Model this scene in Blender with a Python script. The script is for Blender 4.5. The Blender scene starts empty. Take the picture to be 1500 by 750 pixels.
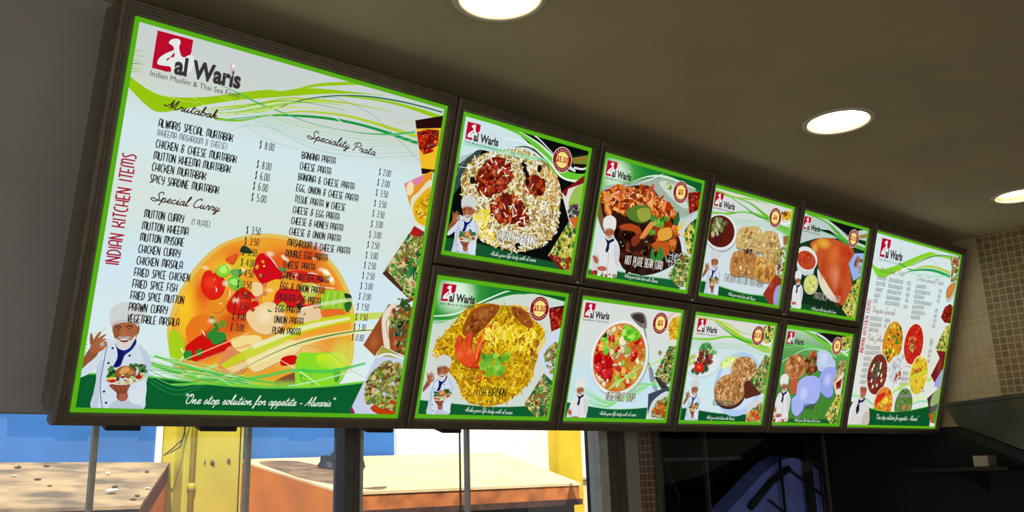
import bpy, bmesh, math, random
from mathutils import Vector, Matrix
from mathutils.geometry import tessellate_polygon
random.seed(7)
SC = bpy.context.scene
COL = SC.collection
R_ = random.random
def U(a, b): return a + (b - a) * random.random()

# ------------------------------------------------------------------ camera, world, sun, exposure
FPX = 1272.0
CAM = Vector((0, 0, 1.55))
M3 = Matrix(((0.7762, 0.1316, 0.6166), (-0.6298, 0.2069, 0.7487), (-0.0290, -0.9695, 0.2435)))
right, down, fwd = M3.col[0].normalized(), M3.col[1].normalized(), M3.col[2].normalized()
cam_data = bpy.data.cameras.new('camera')
cam = bpy.data.objects.new('camera', cam_data); COL.objects.link(cam)
cam_data.sensor_width = 36; cam_data.lens = 36 * FPX / 1500; cam_data.clip_start = 0.02
rm = Matrix((right, -down, -fwd)).transposed().to_4x4()
cam.matrix_world = Matrix.Translation(CAM) @ rm
SC.camera = cam

SC.view_settings.view_transform = 'Standard'
SC.view_settings.look = 'None'
SC.view_settings.exposure = 0.0
SC.view_settings.gamma = 1.0
SC.view_settings.use_curve_mapping = False
SC.cycles.transparent_max_bounces = 48
SC.cycles.max_bounces = 8
SC.cycles.sample_clamp_indirect = 4.0

world = bpy.data.worlds.new('world'); SC.world = world; world.use_nodes = True
bg = world.node_tree.nodes['Background']
bg.inputs[0].default_value = (0.80, 0.90, 1.0, 1); bg.inputs[1].default_value = 1.35
sun_d = bpy.data.lights.new('sun', 'SUN'); sun_d.energy = 5.6; sun_d.angle = 0.01; sun_d.color = (1, .93, .82)
sun = bpy.data.objects.new('sun', sun_d); COL.objects.link(sun)
sun.rotation_euler = Vector((0.42, 0.75, -1.0)).to_track_quat('-Z', 'Y').to_euler()
DOWNLIGHT = 16.0          # radiance of each downlight's lamp

# ------------------------------------------------------------------ helpers
def lin(c):
    c = c / 255.0
    return c / 12.92 if c <= 0.04045 else ((c + 0.055) / 1.055) ** 2.4
def srgb(r, g, b): return (lin(r), lin(g), lin(b), 1)
def sock(n, name): return n.inputs[name]
def mat(name, col, rough=0.6, metal=0.0, noise=0.0, nscale=20.0, bump=0.0, bscale=80.0, spec=0.5, col2=None):
    m = bpy.data.materials.new(name); m.use_nodes = True
    nt = m.node_tree; b = nt.nodes['Principled BSDF']
    b.inputs['Base Color'].default_value = srgb(*col)
    b.inputs['Roughness'].default_value = rough; b.inputs['Metallic'].default_value = metal
    b.inputs['Specular IOR Level'].default_value = spec
    tc = nt.nodes.new('ShaderNodeTexCoord')
    if noise > 0 or col2:
        nz = nt.nodes.new('ShaderNodeTexNoise'); nz.inputs['Scale'].default_value = nscale; nz.inputs['Detail'].default_value = 6
        nt.links.new(tc.outputs['Object'], nz.inputs['Vector'])
        mx = nt.nodes.new('ShaderNodeMix'); mx.data_type = 'RGBA'
        c2 = col2 if col2 else tuple(max(0, c * (1 - noise)) for c in col)
        mx.inputs[6].default_value = srgb(*col); mx.inputs[7].default_value = srgb(*c2)
        rp = nt.nodes.new('ShaderNodeValToRGB'); rp.color_ramp.elements[0].position = .38; rp.color_ramp.elements[1].position = .66
        nt.links.new(nz.outputs['Fac'], rp.inputs['Fac']); nt.links.new(rp.outputs['Color'], mx.inputs[0])
        nt.links.new(mx.outputs[2], b.inputs['Base Color'])
    if bump > 0:
        n2 = nt.nodes.new('ShaderNodeTexNoise'); n2.inputs['Scale'].default_value = bscale; n2.inputs['Detail'].default_value = 4
        bp = nt.nodes.new('ShaderNodeBump'); bp.inputs['Strength'].default_value = bump; bp.inputs['Distance'].default_value = .01
        nt.links.new(tc.outputs['Object'], n2.inputs['Vector']); nt.links.new(n2.outputs['Fac'], bp.inputs['Height'])
        nt.links.new(bp.outputs['Normal'], b.inputs['Normal'])
    return m
def emit(name, col, s):
    m = bpy.data.materials.new(name); m.use_nodes = True
    nt = m.node_tree; nt.nodes.clear()
    o = nt.nodes.new('ShaderNodeOutputMaterial'); e = nt.nodes.new('ShaderNodeEmission')
    e.inputs[0].default_value = srgb(*col); e.inputs[1].default_value = s
    nt.links.new(e.outputs[0], o.inputs[0]); return m
# backlit print: ink colours emitted at one even strength
def print_mat(name, soft):
    m = bpy.data.materials.new(name); m.use_nodes = True
    nt = m.node_tree; nt.nodes.clear()
    o = nt.nodes.new('ShaderNodeOutputMaterial'); e = nt.nodes.new('ShaderNodeEmission')
    a = nt.nodes.new('ShaderNodeVertexColor'); a.layer_name = 'ink'
    e.inputs[1].default_value = 1.0
    nt.links.new(a.outputs['Color'], e.inputs[0])
    if soft:
        t = nt.nodes.new('ShaderNodeBsdfTransparent'); mx = nt.nodes.new('ShaderNodeMixShader')
        nt.links.new(a.outputs['Alpha'], mx.inputs[0]); nt.links.new(t.outputs[0], mx.inputs[1]); nt.links.new(e.outputs[0], mx.inputs[2])
        nt.links.new(mx.outputs[0], o.inputs[0])
    else:
        nt.links.new(e.outputs[0], o.inputs[0])
    m.cycles.emission_sampling = 'NONE'
    return m
PRINT, PRINTS = print_mat('backlit_print', False), print_mat('backlit_print_soft', True)

def link_mesh(name, verts, faces, m=None, parent=None, smooth=False):
    me = bpy.data.meshes.new(name); me.from_pydata([tuple(v) for v in verts], [], faces); me.update()
    bm = bmesh.new(); bm.from_mesh(me); bmesh.ops.recalc_face_normals(bm, faces=bm.faces); bm.to_mesh(me); bm.free()
    if smooth:
        for p in me.polygons: p.use_smooth = True
    ob = bpy.data.objects.new(name, me); COL.objects.link(ob)
    if m:
        for mm in (m if isinstance(m, (list, tuple)) else [m]): me.materials.append(mm)
    if parent: ob.parent = parent
    return ob
def bobj(name, bm, m, parent=None, smooth=False):
    bmesh.ops.recalc_face_normals(bm, faces=bm.faces)
    me = bpy.data.meshes.new(name); bm.to_mesh(me); bm.free()
    if smooth:
        for p in me.polygons: p.use_smooth = True
    ob = bpy.data.objects.new(name, me); COL.objects.link(ob); me.materials.append(m)
    if parent: ob.parent = parent
    return ob
def bx(bm, x0, x1, y0, y1, z0, z1, bev=0.0):
    r = bmesh.ops.create_cube(bm, size=1.0)
    vs = r['verts']
    for v in vs:
        v.co = Vector(((x0 + x1) / 2 + v.co.x * (x1 - x0), (y0 + y1) / 2 + v.co.y * (y1 - y0), (z0 + z1) / 2 + v.co.z * (z1 - z0)))
    if bev > 0:
        es = list({e for v in vs for e in v.link_edges})
        bmesh.ops.bevel(bm, geom=es, offset=bev, segments=2, affect='EDGES', profile=.5)
def box(name, x0, x1, y0, y1, z0, z1, m, parent=None, bev=0.0):
    bm = bmesh.new(); bx(bm, x0, x1, y0, y1, z0, z1, bev); return bobj(name, bm, m, parent)
def prism(name, poly, axis, a, b, m, parent=None):
    """polygon extruded along an axis ('x': poly is (y,z); 'y': (x,z); 'z': (x,y))"""
    def p(q, t): return {'x': (t, q[0], q[1]), 'y': (q[0], t, q[1]), 'z': (q[0], q[1], t)}[axis]
    n = len(poly)
    v = [p(q, a) for q in poly] + [p(q, b) for q in poly]
    f = [list(range(n)), list(range(2 * n - 1, n - 1, -1))] + [[i, (i + 1) % n, n + (i + 1) % n, n + i] for i in range(n)]
    return link_mesh(name, v, f, m, parent)
def hexa(name, bot, top, m, parent=None):
    v = list(bot) + list(top)
    f = [[3, 2, 1, 0], [4, 5, 6, 7]] + [[i, (i + 1) % 4, 4 + (i + 1) % 4, 4 + i] for i in range(4)]
    return link_mesh(name, v, f, m, parent)
def tube(name, pts, r, m, parent=None, n=8):
    v = []; f = []
    pts = [Vector(p) for p in pts]
    for i, p in enumerate(pts):
        d = (pts[min(i + 1, len(pts) - 1)] - pts[max(i - 1, 0)]).normalized()
        a = d.cross(Vector((0, 1, 0)) if abs(d.y) < .9 else Vector((1, 0, 0))).normalized(); b = d.cross(a)
        for k in range(n):
            t = 2 * math.pi * k / n; v.append(p + a * math.cos(t) * r + b * math.sin(t) * r)
    for i in range(len(pts) - 1):
        for k in range(n): f.append([i * n + k, i * n + (k + 1) % n, (i + 1) * n + (k + 1) % n, (i + 1) * n + k])
    f.append(list(range(n))); f.append(list(range((len(pts) - 1) * n, len(pts) * n)))
    return link_mesh(name, v, f, m, parent, True)
def lathe(name, prof, m, loc, parent=None, n=40, smooth=True):
    v = []; f = []
    for (r, z) in prof:
        for k in range(n):
            t = 2 * math.pi * k / n; v.append((loc[0] + r * math.cos(t), loc[1] + r * math.sin(t), loc[2] + z))
    for i in range(len(prof) - 1):
        for k in range(n): f.append([i * n + k, i * n + (k + 1) % n, (i + 1) * n + (k + 1) % n, (i + 1) * n + k])
    return link_mesh(name, v, f, m, parent, smooth)
def empty(name, loc=(0, 0, 0)):
    o = bpy.data.objects.new(name, None); COL.objects.link(o); o.location = loc; o.empty_display_size = .1; return o
def tag(o, label, cat, group=None):
    o['label'] = label; o['category'] = cat
    if group: o['group'] = group
    return o
def struct(o, label=None):
    o['kind'] = 'structure'
    if label: o['label'] = label
    return o

# ------------------------------------------------------------------ the board plane (leans out at the top by 17 degrees)
TL = Vector((0.4745, 1.8881, 2.5749))            # top left corner of the big menu picture
UPV = Vector((0, -0.2957, 0.9553)).normalized()   # up along the board
NRM = Vector((0, -0.9553, -0.2957)).normalized()  # out of the board, to the customers
BOARD = Matrix((Vector((1, 0, 0)), UPV, NRM)).transposed().to_4x4()
def P(px, py):
    """a point measured on the photograph -> metres along / down the board plane"""
    d = M3 @ Vector(((px - 750) / FPX, (py - 375) / FPX, 1))
    t = (TL - CAM).dot(NRM) / d.dot(NRM)
    q = CAM + d * t - TL
    return (q.x, -q.dot(UPV))
def pz(ox, oy, sc): return lambda x, y: P(ox + x / sc, oy + y / sc)

def catmull(pts, n=6, closed=False):
    out = []; N = len(pts)
    if N < 3: return list(pts)
    rng = range(N if closed else N - 1)
    for i in rng:
        g = lambda k: pts[k % N] if closed else pts[min(max(k, 0), N - 1)]
        p0, p1, p2, p3 = g(i - 1), g(i), g(i + 1), g(i + 2)
        for s in range(n):
            t = s / n; t2 = t * t; t3 = t2 * t
            out.append(tuple(.5 * (2 * p1[j] + (p2[j] - p0[j]) * t + (2 * p0[j] - 5 * p1[j] + 4 * p2[j] - p3[j]) * t2 + (3 * p1[j] - p0[j] - 3 * p2[j] + p3[j]) * t3) for j in range(len(p1))))
    if not closed: out.append(tuple(pts[-1]))
    return out
def inside(p, poly):
    x, y = p; r = False; j = len(poly) - 1
    for i in range(len(poly)):
        xi, yi = poly[i]; xj, yj = poly[j]
        if (yi > y) != (yj > y) and x < (xj - xi) * (y - yi) / (yj - yi) + xi: r = not r
        j = i
    return r
def area2(p): return sum(p[i][0] * p[(i + 1) % len(p)][1] - p[(i + 1) % len(p)][0] * p[i][1] for i in range(len(p)))
def clip_poly(sub, clip):
    if area2(clip) < 0: clip = clip[::-1]
    out = list(sub)
    for i in range(len(clip)):
        a, b = clip[i], clip[(i + 1) % len(clip)]
        inp = out; out = []
        if not inp: break
        def side(p): return (b[0] - a[0]) * (p[1] - a[1]) - (b[1] - a[1]) * (p[0] - a[0])
        for k in range(len(inp)):
            c, d = inp[k], inp[(k + 1) % len(inp)]
            sc_, sd = side(c), side(d)
            if sc_ >= 0: out.append(c)
            if (sc_ >= 0) != (sd >= 0):
                t = sc_ / (sc_ - sd); out.append((c[0] + (d[0] - c[0]) * t, c[1] + (d[1] - c[1]) * t))
    return out
def shade(c, k): return tuple(min(255, max(0, x * k)) for x in c)
def mixc(a, b, t): return tuple(a[i] + (b[i] - a[i]) * t for i in range(3))

STEP = 3e-6
class Art:
    """flat ink shapes on the board plane, stacked in printing order"""
    def __init__(s, z, clip=None):
        s.v = []; s.f = []; s.c = []; s.m = []; s.z = z; s.clip = clip
    def poly(s, pts, col, z=None, a=None):
        if s.clip: pts = clip_poly(pts, s.clip)
        if len(pts) < 3: return
        if z is None: s.z += STEP; z = s.z
        n = len(s.v); s.v += [(p[0], p[1], z) for p in pts]
        col = (lin(col[0]), lin(col[1]), lin(col[2]), 1 if a is None else a)
        if len(pts) > 4:
            for t in tessellate_polygon([[Vector((p[0], p[1], 0)) for p in pts]]):
                s.f.append([n + t[0], n + t[1], n + t[2]]); s.c.append([col] * 3); s.m.append(0 if a is None else 1)
        else:
            s.f.append(list(range(n, n + len(pts)))); s.c.append([col] * len(pts)); s.m.append(0 if a is None else 1)
    def blob(s, pts, col, n=6, a=None): s.poly(catmull(pts, n, True), col, a=a)
    def ell(s, c, rx, ry, col, rot=0, n=28, a=None):
        cr, sr = math.cos(rot), math.sin(rot)
        s.poly([(c[0] + rx * math.cos(t) * cr - ry * math.sin(t) * sr, c[1] + rx * math.cos(t) * sr + ry * math.sin(t) * cr) for t in [2 * math.pi * k / n for k in range(n)]], col, a=a)
    def soft(s, c, rx, ry, col, a=1.0, rot=0, n=20):
        """a printed airbrush dot: full ink at the middle, none at the rim"""
        s.z += STEP; z = s.z; cr, sr = math.cos(rot), math.sin(rot)
        cl = (lin(col[0]), lin(col[1]), lin(col[2]))
        rings = [(0, a), (.45, a * .72), (.75, a * .25), (1, 0)]
        base = len(s.v); s.v.append((c[0], c[1], z))
        for (q, al) in rings[1:]:
            for k in range(n):
                t = 2 * math.pi * k / n; x, y = rx * q * math.cos(t), ry * q * math.sin(t)
                p = (c[0] + x * cr - y * sr, c[1] + x * sr + y * cr)
                if s.clip:
                    xs = [w[0] for w in s.clip]; ys = [w[1] for w in s.clip]
                    p = (min(max(p[0], min(xs)), max(xs)), min(max(p[1], min(ys)), max(ys)))
                s.v.append((p[0], p[1], z))
        def idx(r, k): return base if r == 0 else base + 1 + (r - 1) * n + k % n
        for k in range(n):
            s.f.append([base, idx(1, k), idx(1, k + 1)]); s.c.append([cl + (rings[0][1],), cl + (rings[1][1],), cl + (rings[1][1],)]); s.m.append(1)
            for r in (1, 2):
                s.f.append([idx(r, k), idx(r + 1, k), idx(r + 1, k + 1), idx(r, k + 1)])
                s.c.append([cl + (rings[r][1],), cl + (rings[r + 1][1],), cl + (rings[r + 1][1],), cl + (rings[r][1],)]); s.m.append(1)
    def ribbon(s, pts, w, col, n=8, smooth=True, a=None, z=None, taper=None):
        ws = w if isinstance(w, (list, tuple)) else [w] * len(pts)
        q = [(p[0], p[1], ww) for p, ww in zip(pts, ws)]
        if smooth and len(q) > 2: q = catmull(q, n)
        if z is None: s.z += STEP; z = s.z
        L = len(q); ofs = []
        for i in range(L):
            def dirn(a_, b_):
                dx, dy = q[b_][0] - q[a_][0], q[b_][1] - q[a_][1]; l = math.hypot(dx, dy) or 1e-9; return dx / l, dy / l
            d0 = dirn(max(i - 1, 0), max(i, 1)) if i > 0 else dirn(0, 1)
            d1 = dirn(i, i + 1) if i < L - 1 else d0
            nx, ny = -(d0[1] + d1[1]), d0[0] + d1[0]; l = math.hypot(nx, ny) or 1e-9; nx /= l; ny /= l
            k = max(.5, abs(nx * -d1[1] + ny * d1[0]))
            h = max(0, q[i][2]) / 2 / k
            ofs.append(((q[i][0] + nx * h, q[i][1] + ny * h), (q[i][0] - nx * h, q[i][1] - ny * h)))
        for i in range(L - 1):
            s.poly([ofs[i][0], ofs[i + 1][0], ofs[i + 1][1], ofs[i][1]], col, z=z, a=a)
    def build(s, name, root, org, under=None):
        me = bpy.data.meshes.new(name)
        me.from_pydata([(v[0] - org[0], -(v[1] - org[1]), v[2]) for v in s.v], [], s.f)
        ca = me.color_attributes.new('ink', 'FLOAT_COLOR', 'CORNER')
        flat = []
        for cs in s.c:
            for c in cs: flat += c
        ca.data.foreach_set('color', flat)
        me.materials.append(PRINT); me.materials.append(PRINTS)
        me.polygons.foreach_set('material_index', s.m); me.update()
        ob = bpy.data.objects.new(name, me); COL.objects.link(ob); ob.parent = under or root
        return ob

# ------------------------------------------------------------------ lettering
G = {}
def g(ch, adv, *st): G[ch] = (adv, st)
# tall condensed capitals with low waists; first item of a stroke: 1 = curved
g('A', .50, (1, (0, 0), (0, .4), (.0, .74), (.07, .94), (.2, 1), (.33, .94), (.4, .74), (.4, .4), (.4, 0)), (0, (0, .34), (.4, .34)))
g('B', .50, (0, (0, 0), (0, 1)), (1, (0, 1), (.24, .98), (.36, .82), (.34, .58), (.1, .44), (0, .43)), (1, (.06, .44), (.33, .38), (.4, .2), (.3, .03), (0, 0)))
g('C', .46, (1, (.38, .96), (.24, 1), (.1, .88), (.02, .5), (.1, .12), (.24, 0), (.38, .04)))
g('D', .50, (0, (0, 0), (0, 1)), (1, (0, 1), (.22, .94), (.36, .75), (.4, .5), (.36, .25), (.22, .06), (0, 0)))
g('E', .44, (0, (.36, 1), (0, 1), (0, 0), (.36, 0)), (0, (0, .4), (.3, .4)))
g('F', .42, (0, (.36, 1), (0, 1), (0, 0)), (0, (0, .4), (.3, .4)))
g('G', .50, (1, (.38, .95), (.22, 1), (.06, .85), (.0, .5), (.06, .12), (.2, 0), (.36, .1), (.4, .36)), (0, (.2, .38), (.42, .38)))
g('H', .50, (0, (0, 0), (0, 1)), (0, (.4, 0), (.4, 1)), (0, (0, .36), (.4, .36)))
g('I', .16, (0, (.04, 0), (.04, 1)))
g('J', .38, (1, (.28, 1), (.28, .5), (.26, .12), (.12, 0), (0, .12)))
g('K', .50, (0, (0, 0), (0, 1)), (0, (.38, 1), (.36, .62), (.02, .4)), (0, (.1, .45), (.36, .3), (.42, 0)))
g('L', .42, (0, (0, 1), (0, 0), (.36, 0)))
g('M', .68, (1, (0, 0), (0, .4), (0, .8), (.06, .97), (.16, 1), (.26, .94), (.29, .8), (.29, .1)), (1, (.29, .8), (.34, .95), (.44, 1), (.54, .95), (.58, .8), (.58, .4), (.58, 0)))
g('N', .52, (0, (0, 0), (0, 1), (.4, 0), (.4, 1)))
g('O', .50, (1, (.2, 1), (.05, .88), (0, .5), (.05, .12), (.2, 0), (.35, .12), (.4, .5), (.35, .88), (.2, 1)))
g('P', .48, (0, (0, 0), (0, 1)), (1, (0, 1), (.26, .97), (.39, .82), (.39, .56), (.28, .4), (0, .36)))
g('Q', .50, (1, (.2, 1), (.05, .88), (0, .5), (.05, .12), (.2, 0), (.35, .12), (.4, .5), (.35, .88), (.2, 1)), (0, (.25, .2), (.42, -.05)))
g('R', .50, (0, (0, 0), (0, 1)), (1, (0, 1), (.26, .97), (.38, .82), (.38, .58), (.28, .42), (0, .38)), (0, (.22, .4), (.36, .3), (.41, 0)))
g('S', .42, (1, (.33, .95), (.2, 1), (.06, .92), (.05, .72), (.22, .45), (.3, .22), (.24, .04), (.1, -.02), (0, .05)))
g('T', .44, (0, (0, 1), (.4, 1)), (0, (.2, 1), (.2, 0)))
g('U', .50, (1, (0, 1), (0, .6), (0, .25), (.06, .05), (.2, 0), (.34, .05), (.4, .25), (.4, .6), (.4, 1)))
g('V', .46, (0, (0, 1), (.2, 0), (.4, 1)))
g('W', .62, (0, (0, 1), (.14, 0), (.28, .8), (.42, 0), (.56, 1)))
g('X', .46, (0, (0, 1), (.4, 0)), (0, (.4, 1), (0, 0)))
g('Y', .48, (1, (0, 1), (.01, .66), (.1, .5), (.22, .46), (.38, .5)), (1, (.4, 1), (.4, .5), (.36, .12), (.24, 0), (.1, .02)))
g('Z', .44, (0, (0, 1), (.38, 1), (0, 0), (.38, 0)))
g('&', .52, (1, (.36, .72), (.3, .97), (.16, 1), (.06, .84), (.12, .62), (.32, .5)), (1, (.2, .58), (.02, .4), (.0, .14), (.12, 0), (.28, .08), (.36, .4)), (0, (.18, .42), (.44, .42)))
g('(', .28, (1, (.2, 1.05), (.06, .8), (.02, .5), (.06, .2), (.2, -.05)))
g(')', .28, (1, (.0, 1.05), (.14, .8), (.18, .5), (.14, .2), (.0, -.05)))
g(',', .2, (0, (.08, .06), (.02, -.14)))
g('.', .18, (0, (.04, 0), (.04, .09)))
g("'", .16, (0, (.06, 1), (.03, .8)))
g('!', .2, (0, (.06, 1), (.06, .26)), (0, (.06, .1), (.06, 0)))
g('$', .46, (1, (.3, .93), (.2, 1), (.08, .92), (.07, .72), (.2, .45), (.27, .22), (.2, .03), (.08, 0), (.0, .08)), (0, (.17, 1.08), (.17, -.1)))
g('-', .4, (0, (.05, .45), (.32, .45)))
g('0', .46, (1, (.18, 1), (.04, .88), (0, .5), (.04, .12), (.18, 0), (.32, .12), (.36, .5), (.32, .88), (.18, 1)))
g('1', .3, (0, (.0, .8), (.14, 1), (.14, 0)))
g('2', .44, (1, (0, .8), (.06, .97), (.2, 1), (.33, .9), (.33, .68), (.12, .3), (0, 0)), (0, (0, 0), (.36, 0)))
g('3', .44, (1, (0, .9), (.16, 1), (.32, .9), (.33, .68), (.2, .52), (.12, .5)), (1, (.12, .5), (.3, .46), (.36, .26), (.3, .06), (.16, 0), (0, .1)))
g('4', .46, (0, (.28, 0), (.28, 1), (0, .3), (.38, .3)))
g('5', .44, (0, (.32, 1), (.04, 1), (.02, .52)), (1, (.02, .52), (.2, .6), (.34, .46), (.34, .16), (.18, 0), (0, .08)))
g('6', .46, (1, (.3, .96), (.16, 1), (.04, .8), (0, .4), (.05, .08), (.18, 0), (.32, .1), (.34, .32), (.26, .5), (.12, .5), (.02, .36)))
g('8', .46, (1, (.18, 1), (.04, .86), (.06, .64), (.18, .53), (.3, .4), (.35, .2), (.18, 0), (.01, .2), (.06, .4), (.18, .53), (.3, .64), (.32, .86), (.18, 1)))
g(' ', .40)
# flowing script
K = {}
def k(ch, adv, *st): K[ch] = (adv, st)
k('a', .46, (1, (.34, .38), (.22, .44), (.07, .3), (.04, .1), (.14, .0), (.28, .14), (.35, .42), (.33, .12), (.38, .0), (.5, .12)))
k('b', .42, (1, (.0, .12), (.16, .6), (.22, .95), (.14, 1.0), (.08, .6), (.07, .15), (.16, .0), (.3, .1), (.33, .32), (.22, .42), (.12, .3)), (0, (.3, .34), (.44, .32)))
k('c', .36, (1, (.3, .34), (.22, .44), (.08, .34), (.04, .12), (.14, .0), (.26, .04), (.38, .14)))
k('d', .48, (1, (.34, .38), (.22, .44), (.07, .3), (.04, .1), (.14, .0), (.28, .14), (.38, .6), (.44, 1.0), (.36, .4), (.36, .04), (.5, .12)))
k('e', .36, (1, (.02, .1), (.16, .2), (.28, .34), (.2, .45), (.08, .34), (.05, .1), (.16, .0), (.28, .04), (.38, .14)))
k('f', .34, (1, (.0, .1), (.16, .5), (.26, .9), (.2, 1.02), (.12, .7), (.06, .0), (.0, -.34), (-.06, -.3), (.06, .0), (.36, .12)), (0, (.0, .4), (.28, .42)))
k('h', .46, (1, (.0, .1), (.16, .6), (.22, .95), (.14, 1.0), (.08, .5), (.04, .0)), (1, (.05, .1), (.18, .4), (.28, .42), (.3, .2), (.32, .0), (.48, .12)))
k('i', .26, (1, (.0, .1), (.12, .42), (.1, .1), (.14, .0), (.28, .12)), (0, (.16, .58), (.18, .66)))
k('j', .26, (1, (.0, .1), (.14, .42), (.1, .0), (.02, -.34), (-.08, -.3), (.06, -.04), (.28, .12)), (0, (.16, .58), (.18, .66)))
k('k', .44, (1, (.0, .1), (.16, .6), (.22, .95), (.14, 1.0), (.08, .5), (.04, .0)), (1, (.06, .18), (.2, .42), (.3, .38), (.2, .22), (.12, .2), (.22, .16), (.3, .0), (.46, .12)))
k('l', .26, (1, (.0, .1), (.16, .6), (.24, .95), (.16, 1.0), (.08, .5), (.08, .08), (.14, .0), (.28, .12)))
k('m', .66, (1, (.0, .12), (.1, .42), (.06, .0)), (1, (.07, .1), (.2, .42), (.28, .38), (.26, .0)), (1, (.27, .1), (.4, .42), (.48, .38), (.46, .08), (.52, .0), (.68, .12)))
k('n', .46, (1, (.0, .12), (.1, .42), (.06, .0)), (1, (.07, .1), (.2, .42), (.28, .38), (.26, .08), (.32, .0), (.48, .12)))
k('o', .40, (1, (.2, .44), (.07, .34), (.04, .1), (.14, .0), (.28, .1), (.3, .32), (.2, .44), (.24, .34), (.42, .34)))
k('p', .44, (1, (.0, .12), (.12, .44), (.06, .0), (.0, -.4)), (1, (.08, .2), (.2, .43), (.31, .36), (.3, .1), (.18, .0), (.08, .06)), (0, (.2, .0), (.46, .12)))
k('r', .36, (1, (.0, .12), (.1, .46), (.14, .38), (.28, .38), (.22, .1), (.26, .0), (.38, .12)))
k('s', .34, (1, (.0, .1), (.16, .46), (.2, .3), (.26, .12), (.16, .0), (.04, .04)), (0, (.2, .02), (.36, .12)))
k('t', .30, (1, (.0, .1), (.14, .5), (.18, .8), (.1, .3), (.1, .06), (.16, .0), (.32, .12)), (0, (.02, .56), (.3, .6)))
k('u', .48, (1, (.0, .1), (.1, .42), (.06, .1), (.12, .0), (.24, .12), (.32, .42)), (1, (.32, .42), (.28, .1), (.34, .0), (.5, .12)))
k('w', .56, (1, (.0, .1), (.08, .42), (.06, .1), (.12, .0), (.22, .12), (.28, .42)), (1, (.28, .42), (.26, .1), (.34, .0), (.44, .14), (.46, .42), (.58, .36)))
k('y', .46, (1, (.0, .1), (.1, .42), (.06, .12), (.12, .02), (.24, .12), (.32, .42)), (1, (.32, .42), (.24, .0), (.14, -.36), (.04, -.34), (.14, -.08), (.48, .14)))
k('v', .42, (1, (.0, .3), (.08, .42), (.1, .1), (.14, .0), (.26, .2), (.3, .42), (.42, .36)))
k('M', .86, (1, (-.2, .38), (-.22, .24), (-.02, .24), (.2, .6), (.3, 1.0), (.26, .5), (.2, .0)), (1, (.28, .8), (.34, .3), (.38, .1), (.5, .6), (.64, 1.0), (.6, .5), (.56, .08), (.64, .0), (.84, .14)))
k('S', .62, (1, (.62, .78), (.56, .98), (.38, .98), (.26, .78), (.38, .5), (.44, .22), (.28, .0), (.02, .02), (-.14, .2), (.0, .3), (.3, .16), (.62, .12)))
k('C', .6, (1, (.5, .8), (.54, .98), (.36, .96), (.14, .66), (.1, .2), (.26, .0), (.46, .06), (.6, .2)))
k('P', .6, (1, (.2, .86), (.14, .4), (.1, .0), (.0, -.02)), (1, (-.06, .6), (.02, .84), (.3, 1.0), (.56, .86), (.52, .56), (.3, .46), (.18, .52)))
k('D', .7, (1, (.24, .86), (.16, .3), (.06, .04), (-.06, .1), (.06, .16), (.3, .0), (.54, .2), (.6, .64), (.4, .98), (.1, .92), (-.06, .7)))
k('B', .6, (1, (.2, .86), (.14, .4), (.1, .0)), (1, (-.04, .7), (.1, .94), (.36, 1.0), (.48, .82), (.3, .56), (.2, .52), (.44, .46), (.5, .2), (.3, .0), (.06, .06)))
k('R', .66, (1, (.2, .86), (.14, .4), (.1, .0)), (1, (-.06, .66), (.04, .9), (.36, 1.0), (.52, .82), (.36, .54), (.2, .5), (.36, .34), (.48, .04), (.66, .12)))
k('J', .46, (1, (.1, .82), (.3, 1.0), (.44, .96), (.36, .4), (.24, -.2), (.06, -.36), (.0, -.2), (.2, .0), (.46, .14)))
k('O', .6, (1, (.3, 1.0), (.1, .8), (.04, .3), (.18, .0), (.42, .12), (.52, .6), (.4, .96), (.24, .86), (.34, .7)))
k('A', .62, (1, (-.06, .04), (.1, .14), (.3, .6), (.44, 1.0), (.42, .5), (.42, .0)), (0, (.14, .34), (.6, .36)))
k('W', .76, (1, (.0, .96), (.06, .5), (.1, .0), (.28, .5), (.36, .8), (.38, .3), (.42, .0), (.6, .5), (.74, 1.0)))
k('"', .26, (0, (.06, 1.05), (.04, .78)), (0, (.2, 1.05), (.18, .78)))
k('-', .4, (0, (.06, .26), (.34, .28)))
k(' ', .3)

def text(A, s, p0, p1, h, w, col, font=G, slant=0.0, z=None):
    """one line of lettering along the baseline p0 -> p1, cap height h, stroke w (metres)"""
    gap = .07 if font is G else 0.0
    tot = sum(font[c][0] + gap for c in s) - .1 - gap
    dx, dy = p1[0] - p0[0], p1[1] - p0[1]; L = math.hypot(dx, dy); ux, uy = dx / L, dy / L
    vx, vy = uy, -ux          # up the letter
    sx = L / tot; x = 0.0
    A.z += STEP; z = A.z
    for c in s:
        adv, st = font[c]
        for q in st:
            pts = [((x + a_ + 0) * sx + b_ * h * slant, b_ * h) for a_, b_ in q[1:]]
            pts = [(p0[0] + ux * a_ + vx * b_, p0[1] + uy * a_ + vy * b_) for a_, b_ in pts]
            if q[0]: A.ribbon(pts, w, col, n=4, z=z)
            else:
                for i in range(len(pts) - 1):
                    (xa, ya), (xb, yb) = pts[i], pts[i + 1]; l = math.hypot(xb - xa, yb - ya) or 1; ex, ey = (xb - xa) / l * w * .5, (yb - ya) / l * w * .5
                    e0 = 1 if i > 0 else 0; e1 = 1 if i < len(pts) - 2 else 0
                    A.ribbon([(xa - ex * e0, ya - ey * e0), (xb + ex * e1, yb + ey * e1)], w, col, smooth=False, z=z)
        x += adv + gap
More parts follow.
